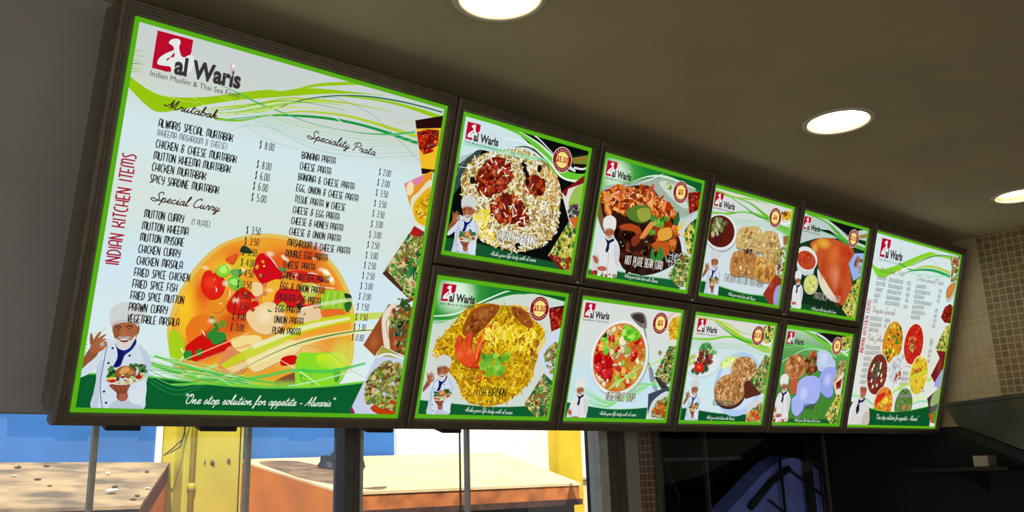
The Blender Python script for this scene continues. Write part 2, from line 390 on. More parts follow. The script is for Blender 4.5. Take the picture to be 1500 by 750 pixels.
def scribble(A, p0, p1, h, col, w=.0011):
    """a line of print too small to read: packed upright strokes"""
    dx, dy = p1[0] - p0[0], p1[1] - p0[1]; L = math.hypot(dx, dy); ux, uy = dx / L, dy / L; vx, vy = uy, -ux
    t = 0.0; A.z += STEP; z = A.z
    while t < L:
        b0 = 0; b1 = h
        A.ribbon([(p0[0] + ux * t + vx * b0, p0[1] + uy * t + vy * b0), (p0[0] + ux * t + vx * b1, p0[1] + uy * t + vy * b1)], w, col, smooth=False, z=z)
        if R_() < .6:
            e = random.choice((0.05, .4, .95)) * h; t2 = min(L, t + h * .28)
            A.ribbon([(p0[0] + ux * t + vx * e, p0[1] + uy * t + vy * e), (p0[0] + ux * t2 + vx * e, p0[1] + uy * t2 + vy * e)], w, col, smooth=False, z=z)
        t += h * U(.24, .34)
_glyphs = {}
def font_text(A, s, p0, p1, h, col, bold=0.0, up=None):
    """plain sans lettering from the built-in font, fitted to a baseline"""
    key = (s, bold)
    if key not in _glyphs:
        cu = bpy.data.curves.new('t', 'FONT'); cu.body = s; cu.size = 1.0; cu.offset = bold; cu.resolution_u = 3
        ob = bpy.data.objects.new('t', cu); COL.objects.link(ob)
        dg = bpy.context.evaluated_depsgraph_get()
        me = bpy.data.meshes.new_from_object(ob.evaluated_get(dg))
        _glyphs[key] = ([(v.co.x, v.co.y) for v in me.vertices], [list(p.vertices) for p in me.polygons])
        bpy.data.objects.remove(ob); bpy.data.curves.remove(cu); bpy.data.meshes.remove(me)
    vs, fs = _glyphs[key]
    x0 = min(v[0] for v in vs); x1 = max(v[0] for v in vs)
    caph = .70
    dx, dy = p1[0] - p0[0], p1[1] - p0[1]; L = math.hypot(dx, dy); ux, uy = dx / L, dy / L; vx, vy = uy, -ux
    A.z += STEP; z = A.z
    for f in fs:
        A.poly([(p0[0] + ux * (vs[i][0] - x0) / (x1 - x0) * L + vx * vs[i][1] / caph * h, p0[1] + uy * (vs[i][0] - x0) / (x1 - x0) * L + vy * vs[i][1] / caph * h) for i in f], col, z=z)

# ------------------------------------------------------------------ painter's marks for printed food pictures
def jit(c, d=18): 
    e = U(-d, d); return tuple(min(255, max(0, x + e + U(-d, d) * .35)) for x in c)
def rnd_in(poly):
    xs = [p[0] for p in poly]; ys = [p[1] for p in poly]
    for _ in range(60):
        p = (U(min(xs), max(xs)), U(min(ys), max(ys)))
        if inside(p, poly): return p
    return p
def grains(A, region, n, L, W, pal, ang=None, d=18):
    z0 = A.z
    for _ in range(n):
        c = rnd_in(region); t = U(0, math.pi) if ang is None else ang + U(-.5, .5)
        l = U(*L) / 2; w = U(*W) / 2; ct, st = math.cos(t), math.sin(t)
        A.poly([(c[0] + x * ct - y * st, c[1] + x * st + y * ct) for x, y in ((-l, 0), (-l * .6, -w), (l * .6, -w), (l, 0), (l * .6, w), (-l * .6, w))], jit(random.choice(pal), d), z=z0 + STEP * random.randint(1, 70))
    A.z = z0 + STEP * 71
def chunks(A, region, n, S, pal, d=20, shine=0.0, lanes=60):
    z0 = A.z
    for _ in range(n):
        c = rnd_in(region); r = U(*S) / 2; kf = random.randint(5, 8); t0 = U(0, 6.28); asp = U(.38, .95); ro = U(0, 3.14)
        col = jit(random.choice(pal), d); pts = []
        for i in range(kf):
            t = t0 + 6.283 * i / kf; q = r * U(.6, 1.2); x, y = q * math.cos(t), q * math.sin(t) * asp
            pts.append((c[0] + x * math.cos(ro) - y * math.sin(ro), c[1] + x * math.sin(ro) + y * math.cos(ro)))
        z = z0 + STEP * 3 * random.randint(1, lanes)
        A.poly(pts, shade(col, .7), z=z)
        A.poly([(c[0] + (p[0] - c[0]) * .86 - r * .07, c[1] + (p[1] - c[1]) * .86 - r * .09) for p in pts], col, z=z + STEP)
        if R_() < shine:
            A.poly([(c[0] + (p[0] - c[0]) * .34 - r * .2, c[1] + (p[1] - c[1]) * .2 - r * .22) for p in pts], mixc(col, (255, 250, 235), .55), z=z + 2 * STEP)
    A.z = z0 + STEP * 3 * (lanes + 1)
def leaves(A, region, n, S, pal):
    z0 = A.z
    for _ in range(n):
        c = rnd_in(region); r = U(*S) / 2; t0 = U(0, 6.28); col = jit(random.choice(pal), 20); z = z0 + STEP * random.randint(1, 40)
        pts = []
        for i in range(14):
            t = t0 + 6.283 * i / 14; q = r * (1 if i % 2 else .55) * (.6 + .4 * abs(math.cos((t - t0) / 2)))
            pts.append((c[0] + q * math.cos(t), c[1] + q * math.sin(t)))
        A.poly(pts, col, z=z)
    A.z = z0 + STEP * 41
def ring(c, rx, ry, n=28, rot=0): 
    return [(c[0] + rx * math.cos(t) * math.cos(rot) - ry * math.sin(t) * math.sin(rot), c[1] + rx * math.cos(t) * math.sin(rot) + ry * math.sin(t) * math.cos(rot)) for t in [6.2832 * i / n for i in range(n)]]
def Z(f, *pts): return [f(x, y) for x, y in pts]

# ------------------------------------------------------------------ materials of the place
M_PLASTER = mat('ceiling_paint', (198, 182, 146), .85, noise=.06, nscale=3)
M_BULK = mat('bulkhead_paint', (176, 168, 160), .8, noise=.06, nscale=3)
M_FRAME = mat('bronze_aluminium', (112, 98, 78), .42, .35, noise=.1, nscale=40)
M_HOUSE = mat('grey_housing', (118, 114, 100), .5, .1, noise=.1, nscale=10)
M_BRACKET = mat('black_bracket', (40, 36, 32), .5, .4)
M_SCREW = mat('steel_screw', (190, 190, 180), .25, 1)
M_STEEL = mat('stainless_steel', (86, 82, 68), .24, 1, noise=.15, nscale=6)
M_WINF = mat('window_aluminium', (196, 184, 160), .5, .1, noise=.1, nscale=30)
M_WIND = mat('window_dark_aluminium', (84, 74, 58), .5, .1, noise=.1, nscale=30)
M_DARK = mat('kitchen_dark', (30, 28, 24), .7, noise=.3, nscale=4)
M_FLOOR = mat('floor_tile', (120, 110, 95), .5, noise=.1, nscale=4)
M_ROOMW = mat('room_paint', (150, 140, 122), .8, noise=.05, nscale=2)
M_BLUE = mat('blue_paint', (52, 112, 186), .85, noise=.1, nscale=2.5, bump=.2, bscale=30)
M_YEL = mat('yellow_paint', (226, 190, 40), .8, noise=.1, nscale=2, bump=.1)
M_LEMON = mat('lemon_paint', (200, 182, 56), .8, noise=.1, nscale=2, bump=.1)
M_WHITE = mat('white_paint', (236, 236, 232), .8, noise=.04, nscale=2)
M_CREAM = mat('cream_paint', (222, 205, 170), .85)
M_ORANGE = mat('orange_paint', (228, 126, 22), .8, noise=.12, nscale=3, bump=.15)
M_FASCIA = mat('weathered_orange_paint', (214, 124, 66), .85, col2=(150, 86, 52), nscale=7)
M_DRIP = mat('brown_drip_edge', (92, 62, 52), .7, noise=.3, nscale=9)
M_ROOF = mat('dusty_concrete_roof', (236, 206, 160), .95, col2=(222, 190, 144), nscale=3, bump=.4, bscale=25)
M_ROOFD = mat('stained_concrete_roof', (194, 160, 116), .95, col2=(112, 94, 74), nscale=3.5, bump=.5, bscale=25)
M_STAIN = mat('dried_black_stain', (104, 76, 58), .95, col2=(150, 116, 84), nscale=8)
M_BAG = mat('black_plastic', (26, 27, 32), .35, noise=.3, nscale=20)
M_LITTER = mat('white_paper', (230, 228, 222), .9)
M_GRAVEL = mat('roof_debris', (96, 72, 56), .95)
M_CABLE = mat('black_cable', (30, 26, 24), .6)
M_GROUND = mat('asphalt', (110, 106, 100), .9, noise=.2, nscale=2)
M_REFL = mat('blue_reflection_sheet', (150, 160, 250), .6, noise=.15, nscale=5)
def glass_mat():
    m = bpy.data.materials.new('window_glass'); m.use_nodes = True
    nt = m.node_tree; nt.nodes.clear()
    o = nt.nodes.new('ShaderNodeOutputMaterial'); t = nt.nodes.new('ShaderNodeBsdfTransparent'); gl = nt.nodes.new('ShaderNodeBsdfGlossy')
    gl.inputs['Roughness'].default_value = .01; t.inputs[0].default_value = (.93, .95, .94, 1)
    lw = nt.nodes.new('ShaderNodeLayerWeight'); pw = nt.nodes.new('ShaderNodeMath'); pw.operation = 'POWER'; pw.inputs[1].default_value = 4.5
    fr = nt.nodes.new('ShaderNodeMath'); fr.operation = 'MULTIPLY_ADD'; fr.inputs[1].default_value = .9; fr.inputs[2].default_value = .03
    nt.links.new(lw.outputs['Facing'], pw.inputs[0]); nt.links.new(pw.outputs[0], fr.inputs[0])
    mx = nt.nodes.new('ShaderNodeMixShader')
    nt.links.new(fr.outputs[0], mx.inputs[0]); nt.links.new(t.outputs[0], mx.inputs[1]); nt.links.new(gl.outputs[0], mx.inputs[2])
    nt.links.new(mx.outputs[0], o.inputs[0]); return m
M_GLASS = glass_mat()
def tile_mat():
    m = bpy.data.materials.new('mosaic_tiles'); m.use_nodes = True
    nt = m.node_tree; b = nt.nodes['Principled BSDF']; b.inputs['Roughness'].default_value = .35
    tc = nt.nodes.new('ShaderNodeTexCoord'); sp = nt.nodes.new('ShaderNodeSeparateXYZ'); cb = nt.nodes.new('ShaderNodeCombineXYZ')
    nt.links.new(tc.outputs['Object'], sp.inputs[0]); nt.links.new(sp.outputs['Y'], cb.inputs['X']); nt.links.new(sp.outputs['Z'], cb.inputs['Y'])
    def bricks(c1, c2, mo):
        br = nt.nodes.new('ShaderNodeTexBrick'); br.offset = 0; br.inputs['Scale'].default_value = 1
        br.inputs['Brick Width'].default_value = .0345; br.inputs['Row Height'].default_value = .0345; br.inputs['Mortar Size'].default_value = .0022
        br.inputs['Color1'].default_value = srgb(*c1); br.inputs['Color2'].default_value = srgb(*c2); br.inputs['Mortar'].default_value = srgb(*mo)
        nt.links.new(cb.outputs[0], br.inputs['Vector']); return br
    lt = bricks((188, 168, 128), (178, 158, 120), (196, 178, 140)); dk = bricks((116, 94, 56), (142, 116, 74), (188, 168, 128))
    # the darker tiles are laid in upright bands with a ragged foot
    ly = nt.nodes.new('ShaderNodeMath'); ly.operation = 'LESS_THAN'; ly.inputs[1].default_value = 1.828
    nt.links.new(sp.outputs['Y'], ly.inputs[0])
    mx = nt.nodes.new('ShaderNodeMix'); mx.data_type = 'RGBA'
    nt.links.new(ly.outputs[0], mx.inputs[0]); nt.links.new(lt.outputs['Color'], mx.inputs[6]); nt.links.new(dk.outputs['Color'], mx.inputs[7])
    nt.links.new(mx.outputs[2], b.inputs['Base Color']); return m
M_TILE = tile_mat()
def strip_mat():
    m = bpy.data.materials.new('brown_mosaic_strip'); m.use_nodes = True
    nt = m.node_tree; b = nt.nodes['Principled BSDF']; b.inputs['Roughness'].default_value = .4
    tc = nt.nodes.new('ShaderNodeTexCoord'); sp = nt.nodes.new('ShaderNodeSeparateXYZ'); cb = nt.nodes.new('ShaderNodeCombineXYZ')
    nt.links.new(tc.outputs['Object'], sp.inputs[0]); nt.links.new(sp.outputs['X'], cb.inputs['X']); nt.links.new(sp.outputs['Z'], cb.inputs['Y'])
    br = nt.nodes.new('ShaderNodeTexBrick'); br.offset = 0; br.inputs['Scale'].default_value = 1
    br.inputs['Brick Width'].default_value = .0265; br.inputs['Row Height'].default_value = .0265; br.inputs['Mortar Size'].default_value = .0022
    br.inputs['Color1'].default_value = srgb(96, 62, 44); br.inputs['Color2'].default_value = srgb(120, 80, 56); br.inputs['Mortar'].default_value = srgb(150, 138, 112)
    nt.links.new(cb.outputs[0], br.inputs['Vector']); nt.links.new(br.outputs['Color'], b.inputs['Base Color']); return m
M_STRIP = strip_mat()

# ------------------------------------------------------------------ the room
ZC = 2.665
XL, XR, YB, YF = -2.6, 4.60, -3.4, 2.37
struct(box('floor', XL, XR, YB, YF + .15, -.1, 0, M_FLOOR))
# ceiling with round holes for the downlights
LAMPS = [(1.185, 1.455), (2.587, 1.399), (4.025, 1.385), (-1.4, 1.36), (-1.4, -1.6), (1.1, -1.6), (3.6, -1.6)]  # last four are unseen, added to light the room
bm = bmesh.new(); bx(bm, XL, XR, YB, YF + .15, ZC, ZC + .14)
ceil0 = bobj('ceiling', bm, M_PLASTER)
bm = bmesh.new()
for (x, y) in LAMPS:
    bmesh.ops.create_cone(bm, cap_ends=True, segments=48, radius1=.100, radius2=.100, depth=.4, matrix=Matrix.Translation((x, y, ZC)))
cut = bobj('cutter', bm, M_PLASTER)
md = ceil0.modifiers.new('holes', 'BOOLEAN'); md.object = cut; md.operation = 'DIFFERENCE'; md.solver = 'EXACT'
me = bpy.data.meshes.new_from_object(ceil0.evaluated_get(bpy.context.evaluated_depsgraph_get()))
ceil0.modifiers.clear(); ceil0.data = me; bpy.data.objects.remove(cut)
struct(ceil0)
struct(prism('wall_front', [(2.0105, 2.72), (2.319, 1.723), (YF, 1.723), (YF, 2.72)], 'x', XL, XR, M_BULK))
struct(box('wall_sill', XL, 2.42, YF, YF + .12, 0, 1.12, M_ROOMW))
struct(box('wall_right', XR, XR + .12, YB, YF + .15, 1.72, ZC, M_TILE))
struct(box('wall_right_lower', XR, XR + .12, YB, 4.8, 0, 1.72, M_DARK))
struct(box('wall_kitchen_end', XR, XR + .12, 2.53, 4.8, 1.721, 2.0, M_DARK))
struct(box('wall_left', XL - .12, XL, YB, YF + .15, 2.5, ZC, M_ROOMW))
struct(box('wall_back', XL, XR, YB - .12, YB, 2.5, ZC, M_ROOMW))
# wall between the street windows and the kitchen opening
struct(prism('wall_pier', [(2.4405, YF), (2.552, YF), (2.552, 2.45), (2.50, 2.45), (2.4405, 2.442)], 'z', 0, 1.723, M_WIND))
struct(box('trim_1', 2.552, 2.640, YF, 2.45, 0, 1.723, M_STRIP))
struct(box('trim_6', 2.482, 2.551, YF - .006, YF - .0005, 0, 1.722, M_ROOMW))
struct(box('trim_2', 2.640, 2.668, YF - .01, 2.45, 0, 1.723, M_WIND))
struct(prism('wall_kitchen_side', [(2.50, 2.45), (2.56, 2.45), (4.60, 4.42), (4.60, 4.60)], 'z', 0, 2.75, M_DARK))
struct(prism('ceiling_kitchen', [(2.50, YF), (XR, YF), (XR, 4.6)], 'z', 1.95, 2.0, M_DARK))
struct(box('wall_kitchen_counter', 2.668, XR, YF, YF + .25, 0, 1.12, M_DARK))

# ------------------------------------------------------------------ street window: frame, mullion, glass, bars
win = empty('window_1', (0, 2.4, 1.12)); struct(win)
def loc(o, root):
    o.parent = root; o.matrix_parent_inverse = Matrix.Translation(-root.location); return o
box_ = lambda n, a, m: loc(box(n, *a, m, bev=.002), win)
box_('window_frame', (2.345, 2.393, 2.372, 2.43, 1.12, 1.735), M_WINF)
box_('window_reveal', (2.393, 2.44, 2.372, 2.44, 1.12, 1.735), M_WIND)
box_('window_sill', (XL, 2.393, 2.372, 2.45, 1.12, 1.16), M_WINF)
bm = bmesh.new(); bx(bm, 1.284, 1.318, 2.372, 2.44, 1.16, 1.735, .003); bx(bm, 1.318, 1.337, 2.380, 2.43, 1.16, 1.735, .002)
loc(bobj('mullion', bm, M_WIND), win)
box_('glazing_bar', (.588, .602, 2.39, 2.41, 1.16, 1.735), M_WINF)
box_('glazing_bar', (.990, 1.004, 2.39, 2.41, 1.16, 1.735), M_WINF)
box_('glazing_bar', (1.346, 1.357, 2.385, 2.405, 1.16, 1.735), M_WINF)
box_('glazing_bar', (1.749, 1.762, 2.39, 2.41, 1.16, 1.735), M_WINF)
box_('glass_edge', (1.7245, 1.7285, 2.395, 2.403, 1.16, 1.735), M_WIND)
loc(box('glass', XL, 2.345, 2.399, 2.402, 1.16, 1.735, M_GLASS), win)
pane = empty('window_2', (3.28, 2.4, 1.12)); struct(pane)
loc(box('glass', 2.668, 3.885, 2.388, 2.396, 1.12, 1.723, M_GLASS), pane)
loc(box('pane_edge', 3.885, 3.893, 2.384, 2.400, 1.12, 1.723, M_WIND, bev=.001), pane)

# ------------------------------------------------------------------ street side: building, column, awnings
YW = 7.5
struct(box('ground', -20, 30, -20, 30, -.4, -.11, M_GROUND))
fac = struct(box('wall_facade', -9, 2.324, YW, YW + .3, 0, 9, M_BLUE))
struct(box('wall_facade_blue', 3.06, 4.603, YW, YW + .3, 0, 9, M_BLUE))
struct(box('trim_3', 2.324, 2.373, YW - .03, YW + .3, 1.5, 9, M_WHITE))
struct(box('wall_facade_yellow', 2.373, 3.06, YW, YW + .3, 0, 9, M_LEMON))
struct(box('trim_4', 4.603, 4.71, YW - .06, YW + .3, 1.5, 9, M_WHITE))
struct(box('wall_facade_white', 4.71, 14, YW, YW + .3, 1.485, 9, M_WHITE))
struct(box('wall_facade_cream', 4.71, 14, YW + .02, YW + .3, 0, 1.485, M_CREAM))
struct(box('trim_5', 6.9, 14, YW - .03, YW, 1.465, 1.49, M_WINF))
col = tag(empty('yellow_column', (2.75, 7.4, 0)), 'tall pale yellow column rising between the two awnings', 'column')
def ploc(o, root): return loc(o, root)
ploc(box('shaft', 2.49, 2.985, 7.28, 7.5, 0, 9, M_LEMON, bev=.006), col)
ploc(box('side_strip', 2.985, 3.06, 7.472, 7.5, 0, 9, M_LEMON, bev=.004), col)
dp = tube('drain_pipe', [(2.555, 7.26, 0), (2.555, 7.26, 9)], .022, M_LEMON, None, 12); ploc(dp, col)
ploc(lathe('pipe_collar', [(.024, -.03), (.031, -.026), (.031, .026), (.024, .03)], M_LEMON, (2.555, 7.26, 1.525), None, 16), col)
ploc(tube('joint_line', [(2.955, 7.276, .2), (2.955, 7.276, 9)], .005, M_CABLE, None, 6), col)
for (x, z, s_) in ((2.66, 1.705, .006), (2.72, 1.708, .016), (2.735, 1.694, .008), (2.86, 1.72, .016)):
    ploc(lathe('old_bracket_stub', [(s_, 0), (s_ * .7, .02), (.003, .028)], M_DRIP, (x, 7.272, z), None, 8), col)
pil = tag(empty('yellow_pillar', (6.85, 7.3, 0)), 'bright yellow square pillar on the white wall, behind right awning', 'pillar')
ploc(box('shaft', 6.62, 6.86, 7.33, 7.5, 0, 9, M_YEL, bev=.004), pil)
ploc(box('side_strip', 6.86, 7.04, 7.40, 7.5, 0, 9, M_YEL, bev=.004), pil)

def slab(name, top, th, m, root):
    bot = [(p[0], p[1], p[2] - th) for p in top]
    return ploc(hexa(name, bot, top, m), root)
aw = tag(empty('concrete_awning', (4.1, 6.5, 0)), 'sunlit tan topped awning with orange cheek wall, right of yellow column', 'awning')
YE = YW - .035
A0, A1, A2, A3 = (3.009, 5.55, 1.449), (5.23, 5.55, 1.448), (5.93, YE, 1.765), (3.009, YE, 1.731)
slab('roof_top', [(A0[0] - .01, A0[1] - .01, A0[2] + .012), (A1[0] + .01, A1[1] - .01, A1[2] + .012), (A2[0], A2[1], A2[2] + .012), (A3[0] - .01, A3[1], A3[2] + .012)], .02, M_ROOF, aw)
slab('awning_slab', [A0, A1, A2, A3], .115, M_FASCIA, aw)
ploc(hexa('drip_edge', [(3.02, 5.535, 1.29), (5.25, 5.535, 1.285), (5.25, 5.62, 1.285), (3.02, 5.62, 1.29)], [(3.02, 5.535, 1.334), (5.25, 5.535, 1.333), (5.25, 5.62, 1.333), (3.02, 5.62, 1.334)], M_DRIP), aw)
ploc(hexa('cheek_wall', [(2.998, 5.54, 0), (3.10, 5.54, 0), (3.10, YE, 0), (2.998, YE, 0)], [(2.998, 5.54, 1.446), (3.10, 5.54, 1.446), (3.10, YE, 1.729), (2.998, YE, 1.729)], M_ORANGE), aw)
ploc(box('shade_backdrop', 3.10, 6.42, 6.9, 7.0, 0, 1.45, M_DARK), aw)  # dark sheet standing in for the shade under the awning
def on_roof(u, v, up=.0):
    a = Vector(A0).lerp(Vector(A1), u); b = Vector(A3).lerp(Vector(A2), u); q = a.lerp(b, v); return Vector((q.x, q.y, q.z + .013 + up))
def patch(name, pts, th, m):
    top = [on_roof(u, v, th) for u, v in pts]; bot = [on_roof(u, v, -.004) for u, v in pts]; n = len(pts)
    return link_mesh(name, bot + top, [list(range(n - 1, -1, -1)), list(range(n, 2 * n))] + [[i, (i + 1) % n, n + (i + 1) % n, n + i] for i in range(n)], m)
pts = catmull([(.012, .30), (.012, .55), (.03, .86), (.10, .90), (.16, .84), (.20, .55), (.22, .25), (.18, .06), (.10, .04)], 5, True)
o = patch('dark_stain', pts, .003, M_STAIN); ploc(o, aw)
awl = tag(empty('stained_awning', (0, 6.5, 0)), 'dirty tan awning left of the yellow column, strewn with litter', 'awning')
B0, B1, B2, B3 = (-3.2, 5.55, 1.500), (1.66, 5.55, 1.434), (2.450, YW - .005, 1.728), (-3.2, YW - .005, 1.80)
slab('roof_top', [B0, B1, B2, B3], .02, M_ROOFD, awl)
slab('awning_slab', [(B0[0], B0[1] + .01, B0[2] - .02), (B1[0] - .01, B1[1] + .01, B1[2] - .02), (B2[0] - .01, B2[1], B2[2] - .02), (B3[0], B3[1], B3[2] - .02)], .14, M_DRIP, awl)
ploc(hexa('cheek_wall', [(1.55, 5.6, 0), (1.65, 5.56, 0), (2.44, YW - .005, 0), (2.33, YW - .005, 0)], [(1.55, 5.6, 1.41), (1.65, 5.56, 1.412), (2.44, YW - .005, 1.706), (2.33, YW - .005, 1.70)], M_ORANGE), awl)
def on_left(u, v, up=0):
    a = Vector(B0).lerp(Vector(B1), u); b = Vector(B3).lerp(Vector(B2), u); q = a.lerp(b, v); return Vector((q.x, q.y, q.z + up))
def rock(name, c, sx, sy, sz, m, seed):
    rr = random.Random(seed); bm = bmesh.new(); bmesh.ops.create_icosphere(bm, subdivisions=2, radius=1)
    for v in bm.verts: v.co = Vector((c.x + v.co.x * sx * rr.uniform(.6, 1.1), c.y + v.co.y * sy * rr.uniform(.6, 1.1), c.z + (v.co.z * .5 + .72) * sz * rr.uniform(.6, 1.2)))
    return bobj(name, bm, m)
LIT = [(.955, .22, .045, .03, .03, 'white paper scrap near the front of the left awning'), (.93, .64, .02, .02, .02, 'small white scrap at the upper right of the left awning'), (.82, .62, .02, .02, .012, 'white scrap lying mid left awning, left of the glazing bar'), (.66, .02, .05, .04, .02, 'white paper scrap at the lower left corner of the view'), (.995, .30, .02, .02, .012, 'white scrap by the right edge of the left awning')]
for i, (u, v, a, b, c, lb) in enumerate(LIT):
    tag(rock('paper_scrap', on_left(u, v), a, b, c, M_LITTER, i), lb, 'litter')
pile = []
for i in range(26):
    u = U(.66, .995); v = U(.05, .97)
    o = rock('pebble', on_left(u, v), U(.008, .03), U(.01, .03), U(.008, .02), M_GRAVEL, 50 + i)
    tag(o, 'small brown stone lying on the dirty left awning', 'stone', 'small stones scattered on the left awning')
# black plastic bag on the right awning
bagp = on_roof(.228, .60, .004)
bm = bmesh.new(); bmesh.ops.create_icosphere(bm, subdivisions=3, radius=1); rr = random.Random(3)
for v in bm.verts:
    kx = 1 + .25 * math.sin(7 * v.co.x + 3 * v.co.y) + rr.uniform(-.08, .08)
    v.co = Vector((bagp.x + v.co.x * .17 * kx + .03 * v.co.z, bagp.y + v.co.y * .15 * kx, bagp.z + .165 * v.co.y * .15 * kx + (max(v.co.z, -.3) + .36) * .115 * (1 + .5 * math.sin(5 * v.co.x + 1))))
tag(bobj('plastic_bag', bm, M_BAG), 'crumpled black plastic bag lying on the sunlit awning beside the mullion', 'bag')
tag(tube('hanging_cable', [(2.46, 7.24, 2.1), (2.47, 7.24, 1.95), (2.44, 7.24, 1.84), (2.38, 7.26, 1.80), (2.335, 7.3, 1.775), (2.39, 7.26, 1.83), (2.45, 7.22, 1.90), (2.49, 7.22, 2.1)], .005, M_CABLE, None, 6), 'thin black cable looping down beside the yellow column', 'cable')

# ------------------------------------------------------------------ kitchen side
hood = tag(empty('range_hood', (4.4, 1.6, 1.72)), 'stainless range hood below the mosaic wall, right of the board', 'range hood')
side = [(1.93, 1.803), (1.20, 1.850), (.9, 1.853), (.9, 1.42), (1.35, 1.50), (1.60, 1.582), (1.885, 1.712)]
ploc(prism('canopy', side, 'x', 4.2, 4.595, M_STEEL), hood)
ploc(hexa('rim', [(4.185, 1.94, 1.797), (4.598, 1.94, 1.797), (4.598, .9, 1.848), (4.185, .9, 1.848)], [(4.185, 1.94, 1.812), (4.598, 1.94, 1.812), (4.598, .9, 1.868), (4.185, .9, 1.868)], M_STEEL), hood)
ploc(prism('underside_filter', [(1.87, 1.70), (1.60, 1.572), (1.35, 1.49), (.92, 1.41), (.92, 1.38), (1.35, 1.44), (1.62, 1.53), (1.88, 1.665)], 'x', 4.22, 4.59, M_DARK), hood)
M_SHELF = mat('dark_steel_shelf', (60, 54, 46), .4, .6)
kshelf = tag(empty('wall_shelf', (4.47, 1.8, 1.5)), 'dark narrow wall shelf under the range hood', 'shelf')
ploc(box('board', 4.34, 4.598, 1.75, 2.25, 1.500, 1.518, M_SHELF, bev=.002), kshelf)
ploc(prism('bracket', [(4.598, 1.40), (4.598, 1.4995), (4.40, 1.4995)], 'y', 1.95, 1.965, M_SHELF), kshelf)
ct = tag(empty('carton', (4.5, 1.76, 1.518)), 'small tan carton standing on the dark shelf under the hood', 'carton')
ploc(box('body', 4.45, 4.55, 1.875, 1.945, 1.519, 1.57, M_CREAM, bev=.003), ct); ploc(box('lid_flap', 4.448, 4.552, 1.873, 1.947, 1.57, 1.573, M_FASCIA, bev=.001), ct)
refl = tag(empty('blue_reflection_sheet', (3.95, 2.9, 1.1)), 'lavender blue arched tarpaulin on dark poles, standing in for a glass reflection', 'backdrop')  # sheet and bars built in place of the reflection in the glass
v = []; f = []
PR = catmull([(3.62, 1.30), (3.78, 1.385), (3.99, 1.50), (4.17, 1.575), (4.32, 1.59), (4.46, 1.555), (4.57, 1.50)], 4)
for (x, z) in PR:
    for (y, dz) in ((2.84, 0), (2.84, -.5), (2.93, -.5), (2.93, .02)): v.append((x, y, z + dz))
for i in range(len(PR) - 1):
    for q in range(4): f.append([i * 4 + q, i * 4 + (q + 1) % 4, (i + 1) * 4 + (q + 1) % 4, (i + 1) * 4 + q])
n = len(PR) - 1
f += [[0, 1, 2, 3], [n * 4 + 3, n * 4 + 2, n * 4 + 1, n * 4]]
ploc(link_mesh('sheet', v, f, M_REFL), refl)
ploc(tube('pole', [(4.375, 2.80, .0), (4.375, 2.80, 1.74)], .024, M_DARK, None, 10), refl)
ploc(tube('pole', [(4.52, 2.81, .0), (4.50, 2.81, 1.70)], .007, M_DARK, None, 8), refl)
ploc(tube('pole', [(4.15, 2.81, .0), (4.13, 2.81, 1.74)], .008, M_DARK, None, 8), refl)
ploc(tube('strut', [(4.22, 2.82, 1.535), (4.36, 2.825, 1.47), (4.56, 2.825, 1.37)], .008, M_DARK, None, 6), refl)
ploc(tube('strut', [(3.85, 2.82, 1.35), (4.05, 2.82, 1.47), (4.22, 2.82, 1.535)], .018, M_DARK, None, 8), refl)
ploc(tube('strut', [(4.02, 2.82, 1.38), (4.20, 2.82, 1.28)], .006, M_DARK, None, 6), refl)
tag(tube('hanging_wire', [(2.82, 2.5, 1.72), (2.84, 2.5, 1.60), (2.90, 2.5, 1.49), (2.935, 2.5, 1.42), (2.90, 2.5, 1.40)], .004, M_CABLE, None, 6), 'thin dark wire hanging behind the dark glass by the tile strip', 'wire')
M_DIM = mat('dim_grey_panel', (88, 86, 80), .6, noise=.2, nscale=8)
sh = tag(empty('kitchen_shelf', (3.2, 2.75, 1.5)), 'dim grey steel shelf rack seen through the dark glass', 'shelf')
ploc(box('shelf_board', 2.78, 3.55, 2.62, 2.8, 1.585, 1.60, M_DIM, bev=.002), sh)
ploc(box('back_panel', 3.02, 3.16, 2.78, 2.81, 1.3, 1.735, M_DIM, bev=.002), sh)
ploc(box('post', 2.93, 2.945, 2.64, 2.66, 0, 1.735, M_DIM, bev=.001), sh)
ploc(box('post', 3.30, 3.315, 2.64, 2.66, 0, 1.735, M_DIM, bev=.001), sh)

# ------------------------------------------------------------------ downlights
M_BULB = emit('lamp_disc', (255, 226, 180), DOWNLIGHT)
M_CONE = mat('lamp_reflector', (205, 190, 165), .25, 1.0, bump=.1, bscale=60)
M_TRIM = mat('lamp_trim', (210, 205, 190), .4)
LN = ['round recessed downlight nearest the camera, cut by the photo top', 'round recessed downlight above the middle of the board', 'round recessed downlight farthest along, by the mosaic wall',
      'added unseen downlight behind the left wall section', 'added unseen downlight in the left of the hall behind', 'added unseen downlight in the middle of the hall behind', 'added unseen downlight in the right of the hall behind']
for (x, y), lb in zip(LAMPS, LN):
    r = tag(empty('downlight', (x, y, ZC)), lb, 'ceiling light', 'recessed downlights')
    ploc(lathe('trim_ring', [(.098, .012), (.098, -.001), (.102, -.005), (.110, -.006), (.117, -.003), (.118, .0), (.112, .0)], M_TRIM, (x, y, ZC), None, 48), r)
    ploc(lathe('reflector', [(.0985, 0), (.096, .02), (.093, .036), (.092, .05)], M_CONE, (x, y, ZC), None, 48), r)
    ploc(lathe('lamp', [(.0, .026), (.05, .027), (.0915, .032), (.0915, .048), (0, .048)], M_BULB, (x, y, ZC), None, 40), r)
